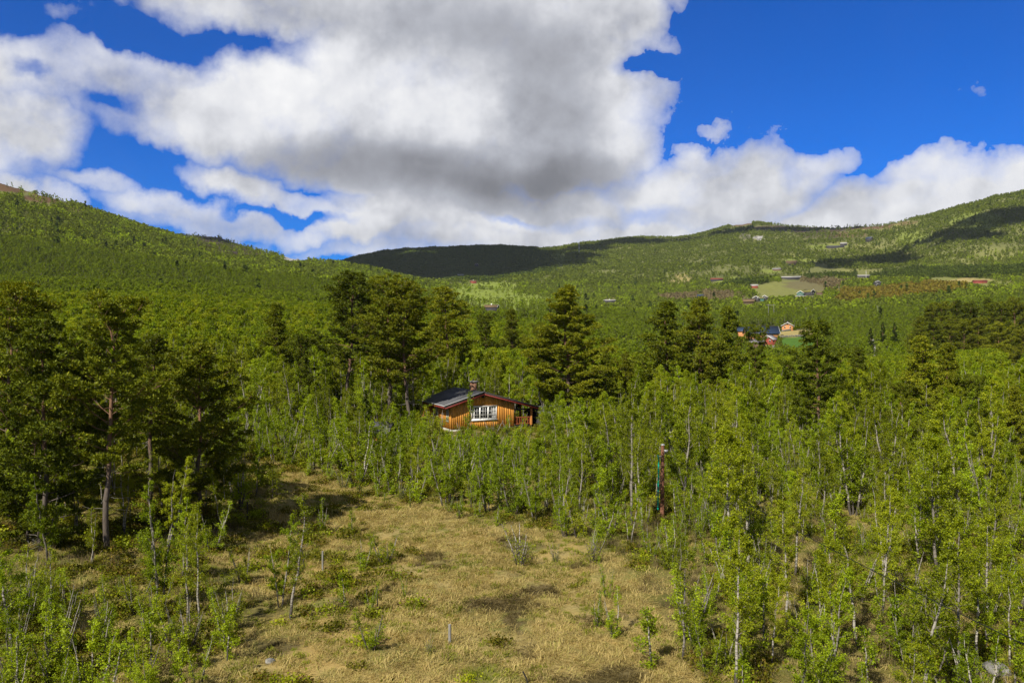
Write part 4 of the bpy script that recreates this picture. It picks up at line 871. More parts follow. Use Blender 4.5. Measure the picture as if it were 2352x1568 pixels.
house('cabin', 'small red cabin with a pale roof at the left corner of the pasture', 1732, 660, 1060, 6, 10, 2.8, 1.8, 72, 'red_wall', 'pale_roof', cat='cabin', wins=[(-3, -1.5, .8, 2.2, 'r'), (1.5, 3, .8, 2.2, 'r')])
house('long_cabin', 'long low dark cabin with white window bands above the pasture', 1814, 640, 1200, 8, 30, 2.8, 1.6, 80, 'dark_wall', 'pale_roof', cat='cabin', wins=[(-12 + 5 * k, -9.2 + 5 * k, .8, 2.3, 'r') for k in range(5)])
house('cabin', 'small dark cabin with bright windows right of the long one above the pasture', 1832, 639, 1205, 6, 9, 2.6, 1.5, 75, 'dark_wall', 'pale_roof', cat='cabin', wins=[(-3.5, -1.0, .8, 2.3, 'r'), (.8, 3.4, .8, 2.3, 'r')])
house('cabin', 'low cabin with a bright red roof on the wooded slope in the centre', 1646, 644, 1400, 7, 21, 2.6, 1.8, 85, 'dark_wall', 'bright_red', cat='cabin', wins=[(-8 + 4 * k, -6 + 4 * k, .8, 2.2, 'r') for k in range(4)])
house('cabin', 'two-storey black cabin with white windows on the right slope', 2014, 657, 1080, 7, 7, 5, 2, -5, 'dark_wall', 'roof_felt', cat='cabin', gablewins=GW(0, z0=.8, z1=3.0, w_=3.2) + GW(0, z0=3.8, z1=5.6, w_=2.8))
house('cabin', 'flat pale-roofed cabin left of the two-storey black one', 1984, 636, 1330, 8, 22, 2.4, 1.4, 84, 'dark_wall', 'pale_roof', cat='cabin')
house('cabin', 'flat white-roofed cabin in the woods right of the largest pine', 1400, 693, 1080, 6, 16, 1.8, 1.0, 85, 'dark_wall', 'pale_roof', cat='cabin', chim='white_paint')
house('cabin', 'bright red cabin on the green hill behind the close pines', 1087, 649, 1310, 6, 12, 3.4, 1.5, 84, 'bright_red', 'brown_turf', cat='cabin', chim='white_paint', wins=[(-1, 1, .8, 2.2, 'r')])
house('cabin', 'dark cabin with a flat pale roof below the shaded hill', 1058, 634, 1470, 8, 17, 3.2, 1.6, 80, 'dark_wall', 'pale_roof', cat='cabin', wins=[(-6, -4, .8, 2.2, 'r'), (3, 5, .8, 2.2, 'r')], chim='rust_red')
house('turf_cabin', 'dark cabin with a dry brown roof on the green slope above the chimney', 1129, 713, 760, 5, 10, 2.6, 1.5, 70, 'dark_wall', 'brown_turf', cat='cabin', wins=[(1.5, 3, .8, 2.2, 'r')], chim='white_paint')
house('cabin', 'tiny white-gabled cabin in the saddle at the edge of the hill shadow', 1094, 1007 * 0 + 1009 * 0 + 610, 1950, 9, 12, 3, 3, 10, 'dark_wall', 'pale_roof', cat='cabin', gablewins=GW(0, w_=3))
house('long_cabin', 'long dark cabin high under the right ridge', 1918, 569, 1850, 9, 38, 3.4, 2.5, 82, 'dark_wall', 'roof_felt', cat='cabin', wins=[(-15 + 7 * k, -11 + 7 * k, .8, 2.4, 'r') for k in range(4)])
house('cabin', 'small dark cabin right above the long one under the right ridge', 1937, 563, 1900, 8, 14, 3.5, 2.5, 70, 'dark_wall', 'pale_roof', cat='cabin')
house('cabin', 'lone black cabin highest on the right slope just below the ridge', 1996, 553, 1950, 11, 13, 6, 4, 30, 'dark_wall', 'blue_roof', cat='cabin', gablewins=GW(0, w_=2.5))
house('turf_cabin', 'brown turf-roofed hut high on the slope above the long dark cabin', 1818, 604, 1550, 8, 20, 2.5, 3, 65, 'brown_wall', 'brown_turf', turf=True, cat='cabin')
house('cabin', 'pale-roofed hut left above the long cabin with window bands', 1784, 620, 1450, 7, 14, 2.5, 2, 60, 'brown_wall', 'grey_roof', cat='cabin')
house('cabin', 'dark-walled hut among trees left of the black trio', 1609, 684, 900, 6, 9, 2.8, 1.8, 70, 'dark_wall', 'blue_roof', cat='cabin')
house('cabin', 'red hut beside the pale pasture strip on the far right', 2250, 649, 1050, 6, 15, 2.0, 1.2, 85, 'bright_red', 'rust_red', cat='cabin')
# farm walls of piled stone
def stone_wall(label, pts, d, hgt=1.0, name='stone_wall'):
    P_ = []
    for (X, Y) in pts: P_.append(put(X, d) if d else hit(X, Y, 150, 700))
    rng = np.random.RandomState(int(pts[0][0])); a = MB()
    for (p, q) in zip(P_[:-1], P_[1:]):
        L = math.hypot(q[0] - p[0], q[1] - p[1]); n = max(2, int(L / .8))
        for k in range(n):
            f = (k + rng.rand() * .4) / n; x = p[0] + (q[0] - p[0]) * f; y = p[1] + (q[1] - p[1]) * f; z = g(x, y)
            for lv in range(2):
                s_ = rng.uniform(.4, .65); c0 = np.array([x, y, z + s_ * .5 + lv * .55 * hgt]); V = unit(np.array([(i, j, l) for i in (-1, 1) for j in (-1, 1) for l in (-1, 1)], float) + rng.randn(8, 3) * .3) * s_
                a.add(V + c0, [(0, 1, 3, 2), (4, 6, 7, 5), (0, 4, 5, 1), (2, 3, 7, 6), (0, 2, 6, 4), (1, 5, 7, 3)])
    o = a.build(name, 'stone_grey'); tag(o, label, 'stone wall'); return o
stone_wall('grey dry stone wall between the dry field and the bright green field', [(1775, 774), (1800, 774), (1830, 773), (1866, 774)], None)
stone_wall('upper grey stone wall beside the orange farmhouse', [(1778, 764), (1800, 761), (1830, 758), (1866, 756)], None)
stone_wall('low stone wall below the bright green field', [(1775, 797), (1800, 800), (1815, 804)], None)
stone_wall('stone wall along the bright field at the right edge', [(2290, 820), (2320, 817), (2352, 815)], None)
stone_wall('stone wall below the bright field at the right edge', [(2290, 838), (2320, 839), (2352, 841)], None)
# far poles
def far_pole(X, Yb, Yt, d, label, frame=False, r=.16, mat='post_wood', group=None, name='power_pole'):
    x, y = put(X, d); z1 = float(atd(X, Yt, d)[2]); z0 = g(x, y) - .3
    t_ = thing(name, (x, y, z0), label, 'pole', group); h = max(z1 - z0, 4)
    a = MB()
    for dx in ((-2.2, 2.2) if frame else (0,)):
        a = MB(); a.tube([(dx, 0, 0), (dx, 0, h)], [r * 1.1, r * .8], 7); a.build('pole', mat, t_)
    if frame: a = MB(); a.box(-3.6, 3.6, -.1, .1, h - 1.0, h - .75); a.build('crossarm', mat, t_)
    else: a = MB(); a.box(-1.1, 1.1, -.08, .08, h - .7, h - .5); a.build('crossarm', mat, t_)
far_pole(1771, 716, 698, 640, 'twin wooden power pole in the light green woods above the farm', True, .16)
far_pole(1429, 692, 679, 1080, 'pale twin power pole left of the pointed pines', True, .22, 'pale_roof')
far_pole(1851, 722, 706, 640, 'single thin wooden pole in the woods right of the twin pole')
far_pole(1453, 694, 686, 1000, 'faint single pole right of the pale twin pole', r=.15)
far_pole(1963, 680, 664, 900, 'thin pole below the yellow-leaved grove', r=.15)
far_pole(2016, 720, 702, 620, 'thin pole left of the free-standing spruces', r=.13)
far_pole(1669, 770, 760, 520, 'short pole left of the blue-roofed farm')
far_pole(1927, 632, 660, 900, 'thin pale pole left of the two-storey black cabin', r=.15)
x, y = put(1330, 2150); z0 = g(x, y); ms = thing('radio_mast', (x, y, z0), 'thin red and white lattice mast on the shaded ridge in the centre', 'mast')
hm = float(atd(1330, 576, 2150)[2]) - z0; hm = max(hm, 30)
for k in range(6): a = MB(); a.tube([(0, 0, hm * k / 6), (0, 0, hm * (k + 1) / 6 - .05)], 1.0, 4); a.build('section', 'white_paint' if k % 2 else 'lamp_metal', ms)
x, y = put(1989, 1320); z0 = g(x, y); fp = thing('flagpole', (x, y, z0), 'white flagpole with a small red pennant beside the flat pale-roofed cabin', 'flagpole')
a = MB(); a.tube([(0, 0, 0), (0, 0, 14)], .25, 6); a.build('pole', 'white_paint', fp); a = MB(); a.box(.1, .7, -.05, .05, 11.5, 14); a.build('pennant', 'bright_red', fp)

# ---------------------------------------------------------------- rocks
def rock(x, y, s_, label, seed, flat=.6, mat='stone_grey', group=None):
    rng = np.random.RandomState(seed); n, m = 14, 9; th, ph = np.meshgrid(np.arange(n) * 2 * math.pi / n, np.linspace(.12, math.pi - .12, m), indexing='ij')
    V = np.stack([np.cos(th) * np.sin(ph), np.sin(th) * np.sin(ph), np.cos(ph) * flat], -1); V = V * (1 + fbm(V[..., 0] * 1.7 + seed, V[..., 1] * 1.7 + V[..., 2] * 1.3, 3, seed)[..., None] * .9) * s_
    i = np.arange(n)[:, None]; j = np.arange(m - 1)[None, :]; Q = np.stack([i * m + j, ((i + 1) % n) * m + j, ((i + 1) % n) * m + j + 1, i * m + j + 1], -1).reshape(-1, 4)
    a = MB(); a.add(V.reshape(-1, 3), Q); a.add(V[:, 0], None, [(0, k, k + 1) for k in range(1, n - 1)])
    o = a.build('rock', mat, None, (x, y, g(x, y) + s_ * flat * .25)); o.rotation_euler = (0, 0, seed); tag(o, label, 'rock', group)
for i, (X, Y, s_, lb) in enumerate([(820, 945, .9, 'pale pointed boulder between birches left of the dark spruce'), (655, 1000, .5, 'grey boulder low in the birch thicket at left'), (2290, 1545, .55, 'reddish-grey rock under the birches in the lower right corner'),
                                    (620, 1520, .22, 'pale broken stone under the lowest bushes at left'), (400, 1170, .55, 'pale boulder in the sunlit gap behind the bare-trunked pine'), (945, 905, .8, 'lichen-grey boulder behind the cabin roof corner')]):
    x, y = hit(X, Y) if Y > 1000 or i == 1 else put(X, 96); rock(x, y, s_, lb, i + 2)
for i, (X, Y, s_) in enumerate([(1735, 546, 5), (1748, 549, 4), (1722, 543, 4), (1741, 551, 4), (1756, 545, 3.5), (1728, 551, 3.5), (2000, 783, 2.2), (2006, 795, 1.8), (2009, 806, 1.6), (1500, 543, 4), (1490, 541, 3), (1513, 545, 3.5), (672, 594, 4), (684, 597, 3), (694, 597, 3), (1852, 521, 5), (1900, 530, 4), (1960, 519, 4)]):
    x, y = hit(X, Y, 200, 3200)
    rock(x, y, s_, ('bare pale rock face high on the ridge of the right hill' if X > 1100 and Y < 600 else 'bare pale outcrop on the low end of the left ridge' if Y < 600 else 'white boulder of the small scree in the green woods at right'), 20 + i, .5,
         group=('outcrops of the right ridge' if X > 1100 and Y < 600 else 'outcrops of the left ridge' if Y < 600 else 'boulders of the scree'))

# ---------------------------------------------------------------- birches one can point at
BL = 'slender birch with fresh leaves'
def bp_(k, X, Yb, Yt, label, d=None, **kw):
    o, x, y, h = tree_px(k, X, Yb, Yt, label, None, d, **kw); TAKEN.append((x, y, .6)); return o
bp_(B[5], 455, 1448, 1155, 'right one of the twin pale-stemmed birches standing in front of the tree shadow', sxy=.8)
bp_(B[7], 432, 1438, 1180, 'left one of the twin pale-stemmed birches standing in front of the tree shadow', sxy=.9)
bp_(B[4], 25, 1500, 1215, 'birch leaning to the right at the lower left edge, long bare lower stem', tilt=(.1, .35), sxy=1.1)
bp_(B[7], 120, 1475, 1260, 'thin birch leaning right beside the one at the lower left edge', tilt=(.05, .3))
bp_(B[3], 365, 1390, 1110, 'many-stemmed birch between the bare-trunked pine and the twin birches')
bp_(B[6], 645, 1395, 1185, 'bushy birch at the left rim of the meadow, level with the grey post', sxy=.9)
bp_(B[7], 665, 1425, 1130, 'birch with a crooked pale foot at the left rim of the meadow', tilt=(0, .12))
bp_(B[4], 547, 1132, 1062, 'small bent birch with a white trunk at the end of the tree shadow', sxy=1.6)
bp_(B[0], 1452, 1205, 880, 'tall birch with a long white trunk right of the largest pine', sxy=.85)
bp_(B[5], 1722, 1252, 985, 'straight thin-crowned birch with a grey trunk in the middle of the right stand')
bp_(B[7], 1570, 1515, 1235, 'birch with a white crooked trunk leaning left at the right rim of the meadow', tilt=(0, -.18))
bp_(B[1], 1690, 1245, 1060, 'birch leaning left with a bare white foot behind the brown pole', tilt=(0, -.12))
bp_(B[2], 2030, 1345, 1085, 'birch with a forked thick pale trunk in the right stand')
bp_(B[0], 2200, 1600, 1190, 'birch with the thickest white trunk, near the lower right corner', sxy=.9)
bp_(B[5], 2240, 1560, 1260, 'thin reddish-stemmed birch right beside the thickest white trunk')
bp_(B[1], 1327, 1215, 985, 'birch with a pale trunk in front of the largest pine', sxy=.8)
bp_(B[3], 1296, 1232, 1120, 'dense dark-green bush-like birch at the upper right end of the meadow', sxy=1.2)
for (k, X, Yb, Yt, lb, s_) in [(0, 832, 1312, 1232, 'small leafy birch bush left of the meadow centre', 1.0), (1, 885, 1296, 1222, 'twiggy grey-green bush casting a shadow on the straw left of centre', 1.5), (2, 798, 1402, 1315, 'bright narrow sapling beside the thin dark post', 1.3),
                               (3, 850, 1405, 1335, 'sparse sapling right of the bright narrow one', 1.0), (0, 855, 1492, 1392, 'round leafy bush at the lower left of the meadow', 1.3), (3, 740, 1225, 1145, 'young birch on the far left part of the meadow', 1.0),
                               (2, 812, 1228, 1172, 'small sapling beside the young birch at the far left of the meadow', 1.2), (4, 1197, 1297, 1200, 'nearly leafless many-stemmed shrub in the meadow right of centre', 1.2), (4, 1276, 1290, 1240, 'thin leafless sapling right of the many-stemmed shrub', .8),
                               (4, 1362, 1290, 1215, 'sparse grey shrub at the right rim of the meadow', 1.2), (3, 1395, 1375, 1275, 'narrow sapling with few leaves at the right rim of the meadow', .7), (3, 1372, 1440, 1345, 'bright sapling standing left of a pair on the right side of the meadow', .9),
                               (0, 1412, 1465, 1355, 'bright bushy sapling right side of the meadow, low down', 1.0), (2, 1500, 1530, 1395, 'tall narrow leafy sapling at the lower right rim of the meadow', 1.4), (3, 930, 1370, 1310, 'thin twiggy sapling in the straw left of centre', .6),
                               (1, 560, 1340, 1250, 'thin yellow-green sapling in the ochre grass left of the meadow', 1.0), (4, 985, 1505, 1450, 'wispy sapling near the lone grey post', .7)]:
    bp_(SAP[k], X, Yb, Yt, lb, sxy=s_)

for (k, X, d, Yt, lb, s_) in [(1, 1004, 89.5, 932, 'leafy dark green bush against the left wall of the cabin', 1.25), (2, 1084, 89.6, 903, 'thin sapling right in front of the cabin gable, left of the window', .8), (4, 1133, 90.2, 960, 'low brownish shrub at the cabin wall under the window', 1.6),
                              (0, 1168, 90.0, 955, 'green bush at the foot of the cabin gable right of the window', 1.5), (3, 1190, 90.6, 962, 'small leafy bush at the corner between gable and porch', 1.3), (1, 1062, 89.2, 962, 'low wide bush at the left foot of the cabin gable', 1.6), (0, 1218, 90.6, 968, 'small bush in front of the porch railing', 1.4)]:
    bp_(SAP[k], X, 0, Yt, lb, d, sxy=s_)

# ---------------------------------------------------------------- the birch woods
rng = np.random.RandomState(42); R2 = random.Random(9)
MX = []
def region(X, Y, y, x):
    if y > 84: return ('behind', 'birch in the thicket behind and beside the cabin', 'birches behind the cabin') if X < 1320 else ('rb', 'birch in the back of the dense stand on the right', 'birches at the back of the right stand')
    if X > 1290: return ('right', 'birch in the open front of the right-hand stand, dry grass showing between the stems', 'birches of the right stand')
    if X > 520: return ('row', 'slender young birch in the bright row between the meadow and the cabin', 'young birches in the row before the cabin')
    return ('left', 'birch growing low among the pines and shade on the left', 'birches in the left foreground')
cand = []
CA = np.array([FL[0], FL[1]]); ux = np.array([math.cos(TH), math.sin(TH)]); uy = np.array([-math.sin(TH), math.cos(TH)])
tries = 0
pts_ = [(a, b, r) for a, b, r in TAKEN]; grid = {}
def gk(x, y): return (int(x // 3), int(y // 3))
for p in pts_: grid.setdefault(gk(p[0], p[1]), []).append(p)
def free(x, y, r):
    a, b = gk(x, y)
    for i in (-1, 0, 1):
        for j in (-1, 0, 1):
            for p in grid.get((a + i, b + j), ()):
                if (p[0] - x) ** 2 + (p[1] - y) ** 2 < (max(r, 0) + p[2] * .35) ** 2: return False
    return True
N = 80000; S_ = rng.uniform(-.95, .95, N); Y_ = np.sqrt(rng.uniform(25 ** 2, 118 ** 2, N)); X_ = S_ * Y_; Mw = mdist(X_, Y_); Z_ = H(X_, Y_); PXs, PYs = project(X_, Y_, Z_)
CLMP = fbm(X_ / 7, Y_ / 7, 3, 71)
for i in range(N):
    x, y, z, X, Yb = X_[i], Y_[i], Z_[i], PXs[i], PYs[i]; y = float(y); x = float(x)
    edge = Mw[i] > .25
    if Mw[i] > .75 or (edge and (rng.rand() > .22 or PXs[i] < 700)): continue
    q = np.array([x, y]) - CA; lx, ly = float(q @ ux), float(q @ uy)
    if -2.6 < lx < 12.0 and -1.8 < ly < Ln + 1.5: continue
    if X < 900 and 560 < X and y < 64 and Yb > 1090: 
        if rng.rand() > .02: continue
    sap = False; rr = rng.rand(); cl = CLMP[i]
    if y > 84: h = rng.uniform(4.5, 9.4); r = 1.45; kk = R2.choice(B[:7])
    elif X > 1290:
        h = rng.uniform(3.8, 9.2) * (1 if y > 45 else .75); r = 1.5 if y > 62 else 1.85; kk = R2.choice(B)
        if cl < -.04 and 40 < y < 60: continue
        if y < 54 and X < 1680 and rr < .66: continue
        if rr > .8: sap = True
    elif X > 520:
        h = rng.uniform(2.6, 5.7); r = 1.12; kk = R2.choice([B[3], B[4], B[6], SAP[3], SAP[0], B[1]])
        if y < 60 and rr > .05: continue
    else:
        h = rng.uniform(1.8, 3.4) if y < 40 else rng.uniform(3, 6.5); r = 1.0 if y < 40 else 1.9; kk = R2.choice([SAP[0], SAP[1], SAP[3], B[3], B[6]]) if y < 40 else R2.choice(B)
        if y > 36 and y < 52 and rr > .35: continue
        if y < 36 and X > 640: continue
    if sap or edge: kk = R2.choice(SAP if edge else SAP[:4]); h = rng.uniform(1.1, 2.4) if edge else rng.uniform(1.6, 3.4); r = .8
    # keep the view to the cabin open
    if 985 < X < 1248 and y < FL[1] + 4:
        hmax = float(atd(X, 985 if X < 1240 else 1000, y)[2]) - z
        if hmax < .9: continue
        if h > hmax: h = hmax * rng.uniform(.8, 1.0)
        if h < 3.2: kk = R2.choice(SAP[:4])
    if 1495 < X < 1550 and y < 64:
        hmax = float(atd(X, 1185, y)[2]) - z
        if hmax < 1: continue
        h = min(h, hmax)
        if h < 3: kk = R2.choice(SAP[:4])
    for (xa, xb, dm, yl) in ((1225, 1410, 104, 915), (735, 835, 102, 905), (845, 985, 91, 935), (1490, 1700, 108, 800), (1840, 1960, 85, 900), (2080, 2200, 92, 880), (225, 275, 46, 1180)):
        if xa < X < xb and y < dm: h = min(h, float(atd(X, yl + rng.uniform(-20, 50), y)[2]) - z)
    if X < 700 and y < 44: h = min(h, float(atd(X, (1330 if X > 160 else 1240) + rng.uniform(-30, 130), y)[2]) - z)
    if h < 1.1: continue
    if h < 3.2 and kk.name == 'birch_tree': kk = R2.choice(SAP[:4])
    if not free(x, y, r): continue
    p = (x, y, r); grid.setdefault(gk(x, y), []).append(p); cand.append((x, y, float(z), h, kk, X, Yb))
cand.sort(key=lambda c: -(c[3] / c[1]))
nb = ns = 0; rest = []
LOOK = {id(B[0]): 'full-crowned birch', id(B[1]): 'wide-crowned birch', id(B[2]): 'two-stemmed birch', id(B[3]): 'three-stemmed bright birch', id(B[4]): 'curved bright green birch', id(B[5]): 'thin straight birch', id(B[6]): 'forked bright birch', id(B[7]): 'sparse-leaved birch',
        id(SAP[0]): 'clumped four-stemmed sapling', id(SAP[1]): 'wide bushy sapling', id(SAP[2]): 'tiny single-stemmed sapling', id(SAP[3]): 'narrow three-stemmed sapling', id(SAP[4]): 'twiggy leafless sapling'}
def place(rg, X, Yb, y):
    if rg in ('right', 'rb'):
        if rg == 'rb': return 'at the back right, ' + ('behind the brown pole' if X < 1700 else 'below the layered pine' if X < 2000 else 'at the foot of the twin pointed pines')
        if y < 44: return 'low at right, ' + ('at the meadow rim' if X < 1750 else 'below the sagging cable' if X < 2080 else 'in the lower right corner')
        return ('at the meadow rim below the largest pine' if X < 1460 else 'around the brown pole' if X < 1620 else 'right of the brown pole' if X < 1830 else 'midway from brown pole to right edge' if X < 2080 else 'against the right edge')
    if rg == 'row': return 'before the cabin, ' + ('left of the dark spruce' if X < 800 else 'between the spruce and the cabin' if X < 1010 else 'right below the cabin front' if X < 1240 else 'below the porch and shed')
    if rg == 'behind': return ('in the thicket left of the close pines' if X < 840 else 'just behind the cabin' if X < 1200 else 'around the largest pine')
    return ('in the lower left corner' if X < 250 and y < 42 else 'at the bottom left of the meadow' if y < 42 else 'among the shaded pines on the left')

for c in cand:
    x, y, z, h, kk, X, Yb = c; vis = -30 < X < W0 + 30
    if kk.name == 'birch_tree' and nb < 282 and vis:
        rg = region(X, Yb, y, x); tree(kk, x, y, h, LOOK[id(kk)] + ' ' + place(rg[0], X, Yb, y), rg[2], sxy=rng.uniform(.85, 1.15)); nb += 1
    elif kk.name == 'birch_sapling' and ns < 280 and vis:
        rg = region(X, Yb, y, x); ns += 1
        lb = LOOK[id(kk)] + ' ' + place(rg[0], X, Yb, y)
        tree(kk, x, y, h, lb, 'saplings: ' + rg[2], sxy=rng.uniform(.9, 1.3))
    else: rest.append(c)
print('birches', nb, 'saplings', ns, 'rest', len(rest))

# ---------------------------------------------------------------- uncountable woods, one object per kind of wood
def scatter(name, P_, rot, scl, protos, idx, label):
    me = bpy.data.meshes.new(name); me.vertices.add(len(P_)); me.vertices.foreach_set('co', np.asarray(P_, np.float32).ravel())
    a = me.attributes.new('rot', 'FLOAT_VECTOR', 'POINT'); a.data.foreach_set('vector', np.asarray(rot, np.float32).ravel())
    a = me.attributes.new('scl', 'FLOAT_VECTOR', 'POINT'); a.data.foreach_set('vector', np.asarray(scl, np.float32).ravel())
    a = me.attributes.new('idx', 'INT', 'POINT'); a.data.foreach_set('value', np.asarray(idx, np.int32))
    o = link(name, me); o['kind'] = 'stuff'; o['label'] = label
    c = bpy.data.collections.new(name + '_kinds')
    for k, p in enumerate(protos): p.name = '%s_%02d' % (name, k); c.objects.link(p)
    ng = bpy.data.node_groups.new(name, 'GeometryNodeTree')
    ng.interface.new_socket('Geometry', in_out='INPUT', socket_type='NodeSocketGeometry'); ng.interface.new_socket('Geometry', in_out='OUTPUT', socket_type='NodeSocketGeometry')
    n = ng.nodes; L = ng.links; gi = n.new('NodeGroupInput'); go = n.new('NodeGroupOutput'); ip = n.new('GeometryNodeInstanceOnPoints'); ci = n.new('GeometryNodeCollectionInfo')
    ci.inputs[0].default_value = c; ci.inputs[1].default_value = True; ci.inputs[2].default_value = True; ip.inputs['Pick Instance'].default_value = True
    def at(nm, ty): q = n.new('GeometryNodeInputNamedAttribute'); q.data_type = ty; q.inputs[0].default_value = nm; return q.outputs[0]
    er = n.new('FunctionNodeEulerToRotation'); L.new(at('rot', 'FLOAT_VECTOR'), er.inputs[0]); L.new(er.outputs[0], ip.inputs['Rotation'])
    L.new(gi.outputs[0], ip.inputs[0]); L.new(ci.outputs[0], ip.inputs['Instance']); L.new(at('idx', 'INT'), ip.inputs['Instance Index']); L.new(at('scl', 'FLOAT_VECTOR'), ip.inputs['Scale']); L.new(ip.outputs[0], go.inputs[0])
    m = o.modifiers.new('scatter', 'NODES'); m.node_group = ng; return o
bj = [k.joined() for k in B + SAP]; bi = {id(k): i for i, k in enumerate(B + SAP)}; hk = [k.h for k in B + SAP]
if rest:
    P_ = [(c[0], c[1], c[2] - .05) for c in rest]; f = [c[3] / c[4].h for c in rest]
    scatter('birch_wood', P_, [(R2.uniform(-.05, .05), R2.uniform(-.05, .05), R2.uniform(0, 6.28)) for c in rest], [(q, q, q) for q in f], bj, [bi[id(c[4])] for c in rest], 'more birches of the near woods')
# mid distance birch wood
def lod_birch(seed, n, ls, cm, wide=1.5, h=7.5):
    wo, cr = gen_birch(seed, h, 1 + seed % 2, .05, .16, wide, n, ls, False, 0, 12); return Kind(wo, cr, h, BW, cm).joined()
VS = TAB.copy(); SL = TAB / np.exp(LG)[None, :]; RM = np.maximum.accumulate(SL, axis=1)
def visible(x, y, z, h):
    s = x / y; u = np.clip(((s + 1.2) / 2.4 * (len(SC) - 1)).round().astype(int), 0, len(SC) - 1); v = np.clip(((np.log(y * .985) - LG[0]) / (LG[-1] - LG[0]) * (len(LG) - 1)).astype(int), 0, len(LG) - 1)
    return (z + h) / y > RM[u, v] - .0015
def sample(n, y0, y1, sm, sd, clump=0.0, cs=30):
    r = np.random.RandomState(sd); y = np.sqrt(r.uniform(y0 ** 2, y1 ** 2, n)); x = r.uniform(-sm, sm, n) * y; z = H(x, y); h = r.uniform(4.2, 8.2, n)
    k = visible(x, y, z, h) & keep(x, y, z, h, r)
    if clump: k &= (fbm(x / cs, y / cs, 3, sd) * 2.2 + clump + r.rand(n) * .6 - .3 > 0)
    return x[k], y[k], z[k], h[k], r
def zone(x, y, z):
    X, Y = project(x, y, z); X = X + fbm(x / 25, y / 25, 3, 91) * 60; Y = Y + fbm(x / 25, y / 25, 3, 93) * 10
    yel = (np.abs((Y - (692 - (X - 1930) * .10)) / 13) < 1) & (X > 1925) & (X < 2220)
    bare = (((X - 1640) / 60) ** 2 + ((Y - 685) / 14) ** 2 < 1) | (((X - 1870) / 75) ** 2 + ((Y - 655) / 13) ** 2 < 1) | (((X - 1560) / 50) ** 2 + ((Y - 690) / 10) ** 2 < 1)
    dark = ((X > 1865) & (X < 2230) & (Y > 618) & (Y < 642)) | ((X > 2230) & (Y > 618) & (Y < 640)) | (((X - 1885) / 50) ** 2 + ((Y - 632) / 14) ** 2 < 1) | (((X - 1725) / 55) ** 2 + ((Y - 655) / 9) ** 2 < 1) & (Y > 642)
    grey = fbm(x / 12, y / 12, 2, 97) > .12
    return yel, bare, dark, grey
def spread(name, x, y, z, h, r, protos, ph, label, wide=1.0):
    n = len(x); f = h / ph; sx = f * r.uniform(.85, 1.25, n) * wide
    rot = np.stack([r.uniform(-.06, .06, n), r.uniform(-.06, .06, n), r.uniform(0, 6.28, n)], 1)
    return scatter(name, np.stack([x, y, z - .1], 1), rot, np.stack([sx, sx, f], 1), protos, r.randint(len(protos), size=n), label)
x, y, z, h, r = sample(39000, 116, 260, .90, 5, .75, 14); print('mid', len(x))
spread('birch_wood_middle', x, y, z, h, r, [lod_birch(300 + i, 2000, .17, c) for i, c in enumerate(['far_leaf', 'far_leaf', 'birch_leaf', 'far_leaf', 'birch_leaf'])], 7.5, 'birch wood filling the valley floor behind the cabin')
x, y, z, h, r = sample(54000, 255, 700, .90, 6, .85, 25); print('mid2', len(x)); yel, bare, dark, grey = zone(x, y, z)
k = ~(yel | bare | dark)
spread('birch_wood_slope', x[k], y[k], z[k], h[k], r, [lod_birch(320 + i, 620, .34, c, 1.9) for i, c in enumerate(['far_leaf', 'far_leaf', 'far_leaf', 'hill_leaf'])], 7.5, 'light green birch wood on the lower slopes')
def merge_far(name, x, y, z, h, r, mat, label, nq=20, wid=.33, top=1.0, q0=.58):
    """small distant trees: each a loose cluster of leaf masses round a stem, all in one mesh"""
    n = len(x); a = MB(); i = np.repeat(np.arange(n), nq); m = len(i); v = r.rand(m); ang = r.uniform(0, 6.28, m)
    prof = np.sin(np.clip(v * .85 + .12, 0, 1) * math.pi) ** .7 if top == 1.0 else (1 - v) * .9 + .06
    rr = np.sqrt(r.rand(m)) * prof * (h * wid)[i]
    c = np.stack([x[i] + np.cos(ang) * rr, y[i] + np.sin(ang) * rr, z[i] + h[i] * (.08 + .9 * v)], 1); s_ = h[i] * q0 * r.uniform(.13, .26, m)
    nr = r.randn(m, 3); nr[:, 2] *= .8; nr = unit(nr); aa = unit(np.cross(nr, r.randn(m, 3))); bb = np.cross(nr, aa)
    V = np.stack([c + aa * s_[:, None], c + bb * s_[:, None], c - aa * s_[:, None] * .9, c - bb * s_[:, None]], 1).reshape(-1, 3)
    a.add(V, np.arange(m * 4).reshape(-1, 4)); o = a.build(name, mat); o['kind'] = 'stuff'; o['label'] = label; return o
x, y, z, h, r = sample(94000, 690, 1350, .88, 7, .55, 60); yel, bare, dark, grey = zone(x, y, z)
allx = [(x, y, z, h)]
x2, y2, z2, h2, r = sample(165000, 1350, 2750, .84, 8, .42, 110); yel2, bare2, dark2, grey2 = zone(x2, y2, z2)
print('far', len(x), len(x2))
k = ~(yel | bare | dark | grey); merge_far('hillside_birch_wood', x[k], y[k], z[k], h[k], r, 'hill_leaf', 'birch wood covering the hillsides')
k = grey & ~(yel | bare | dark); merge_far('hillside_grey_wood', x[k], y[k], z[k], h[k], r, 'far_leaf', 'lighter birch clumps on the hillsides')
merge_far('yellow_grove', x[yel], y[yel], z[yel], h[yel] * 1.3, r, 'yellow_leaf', 'yellow-brown grove with young leaves on the right slope', 14)
merge_far('bare_grove', x[bare], y[bare], z[bare], h[bare], r, 'bare_twig', 'leafless brown grove on the slope', 10)
k = dark; merge_far('dark_grove', x[k], y[k], z[k], h[k] * 1.25, r, 'dark_leaf', 'dark green tree belt on the right slope', 16)
PX2, PY2 = project(x2, y2, z2); mh = (PX2 > 740) & (PX2 < 1235 + fbm(x2 / 60, y2 / 60, 3, 44) * 160) & (y2 > 1560); dark2 = dark2 | mh
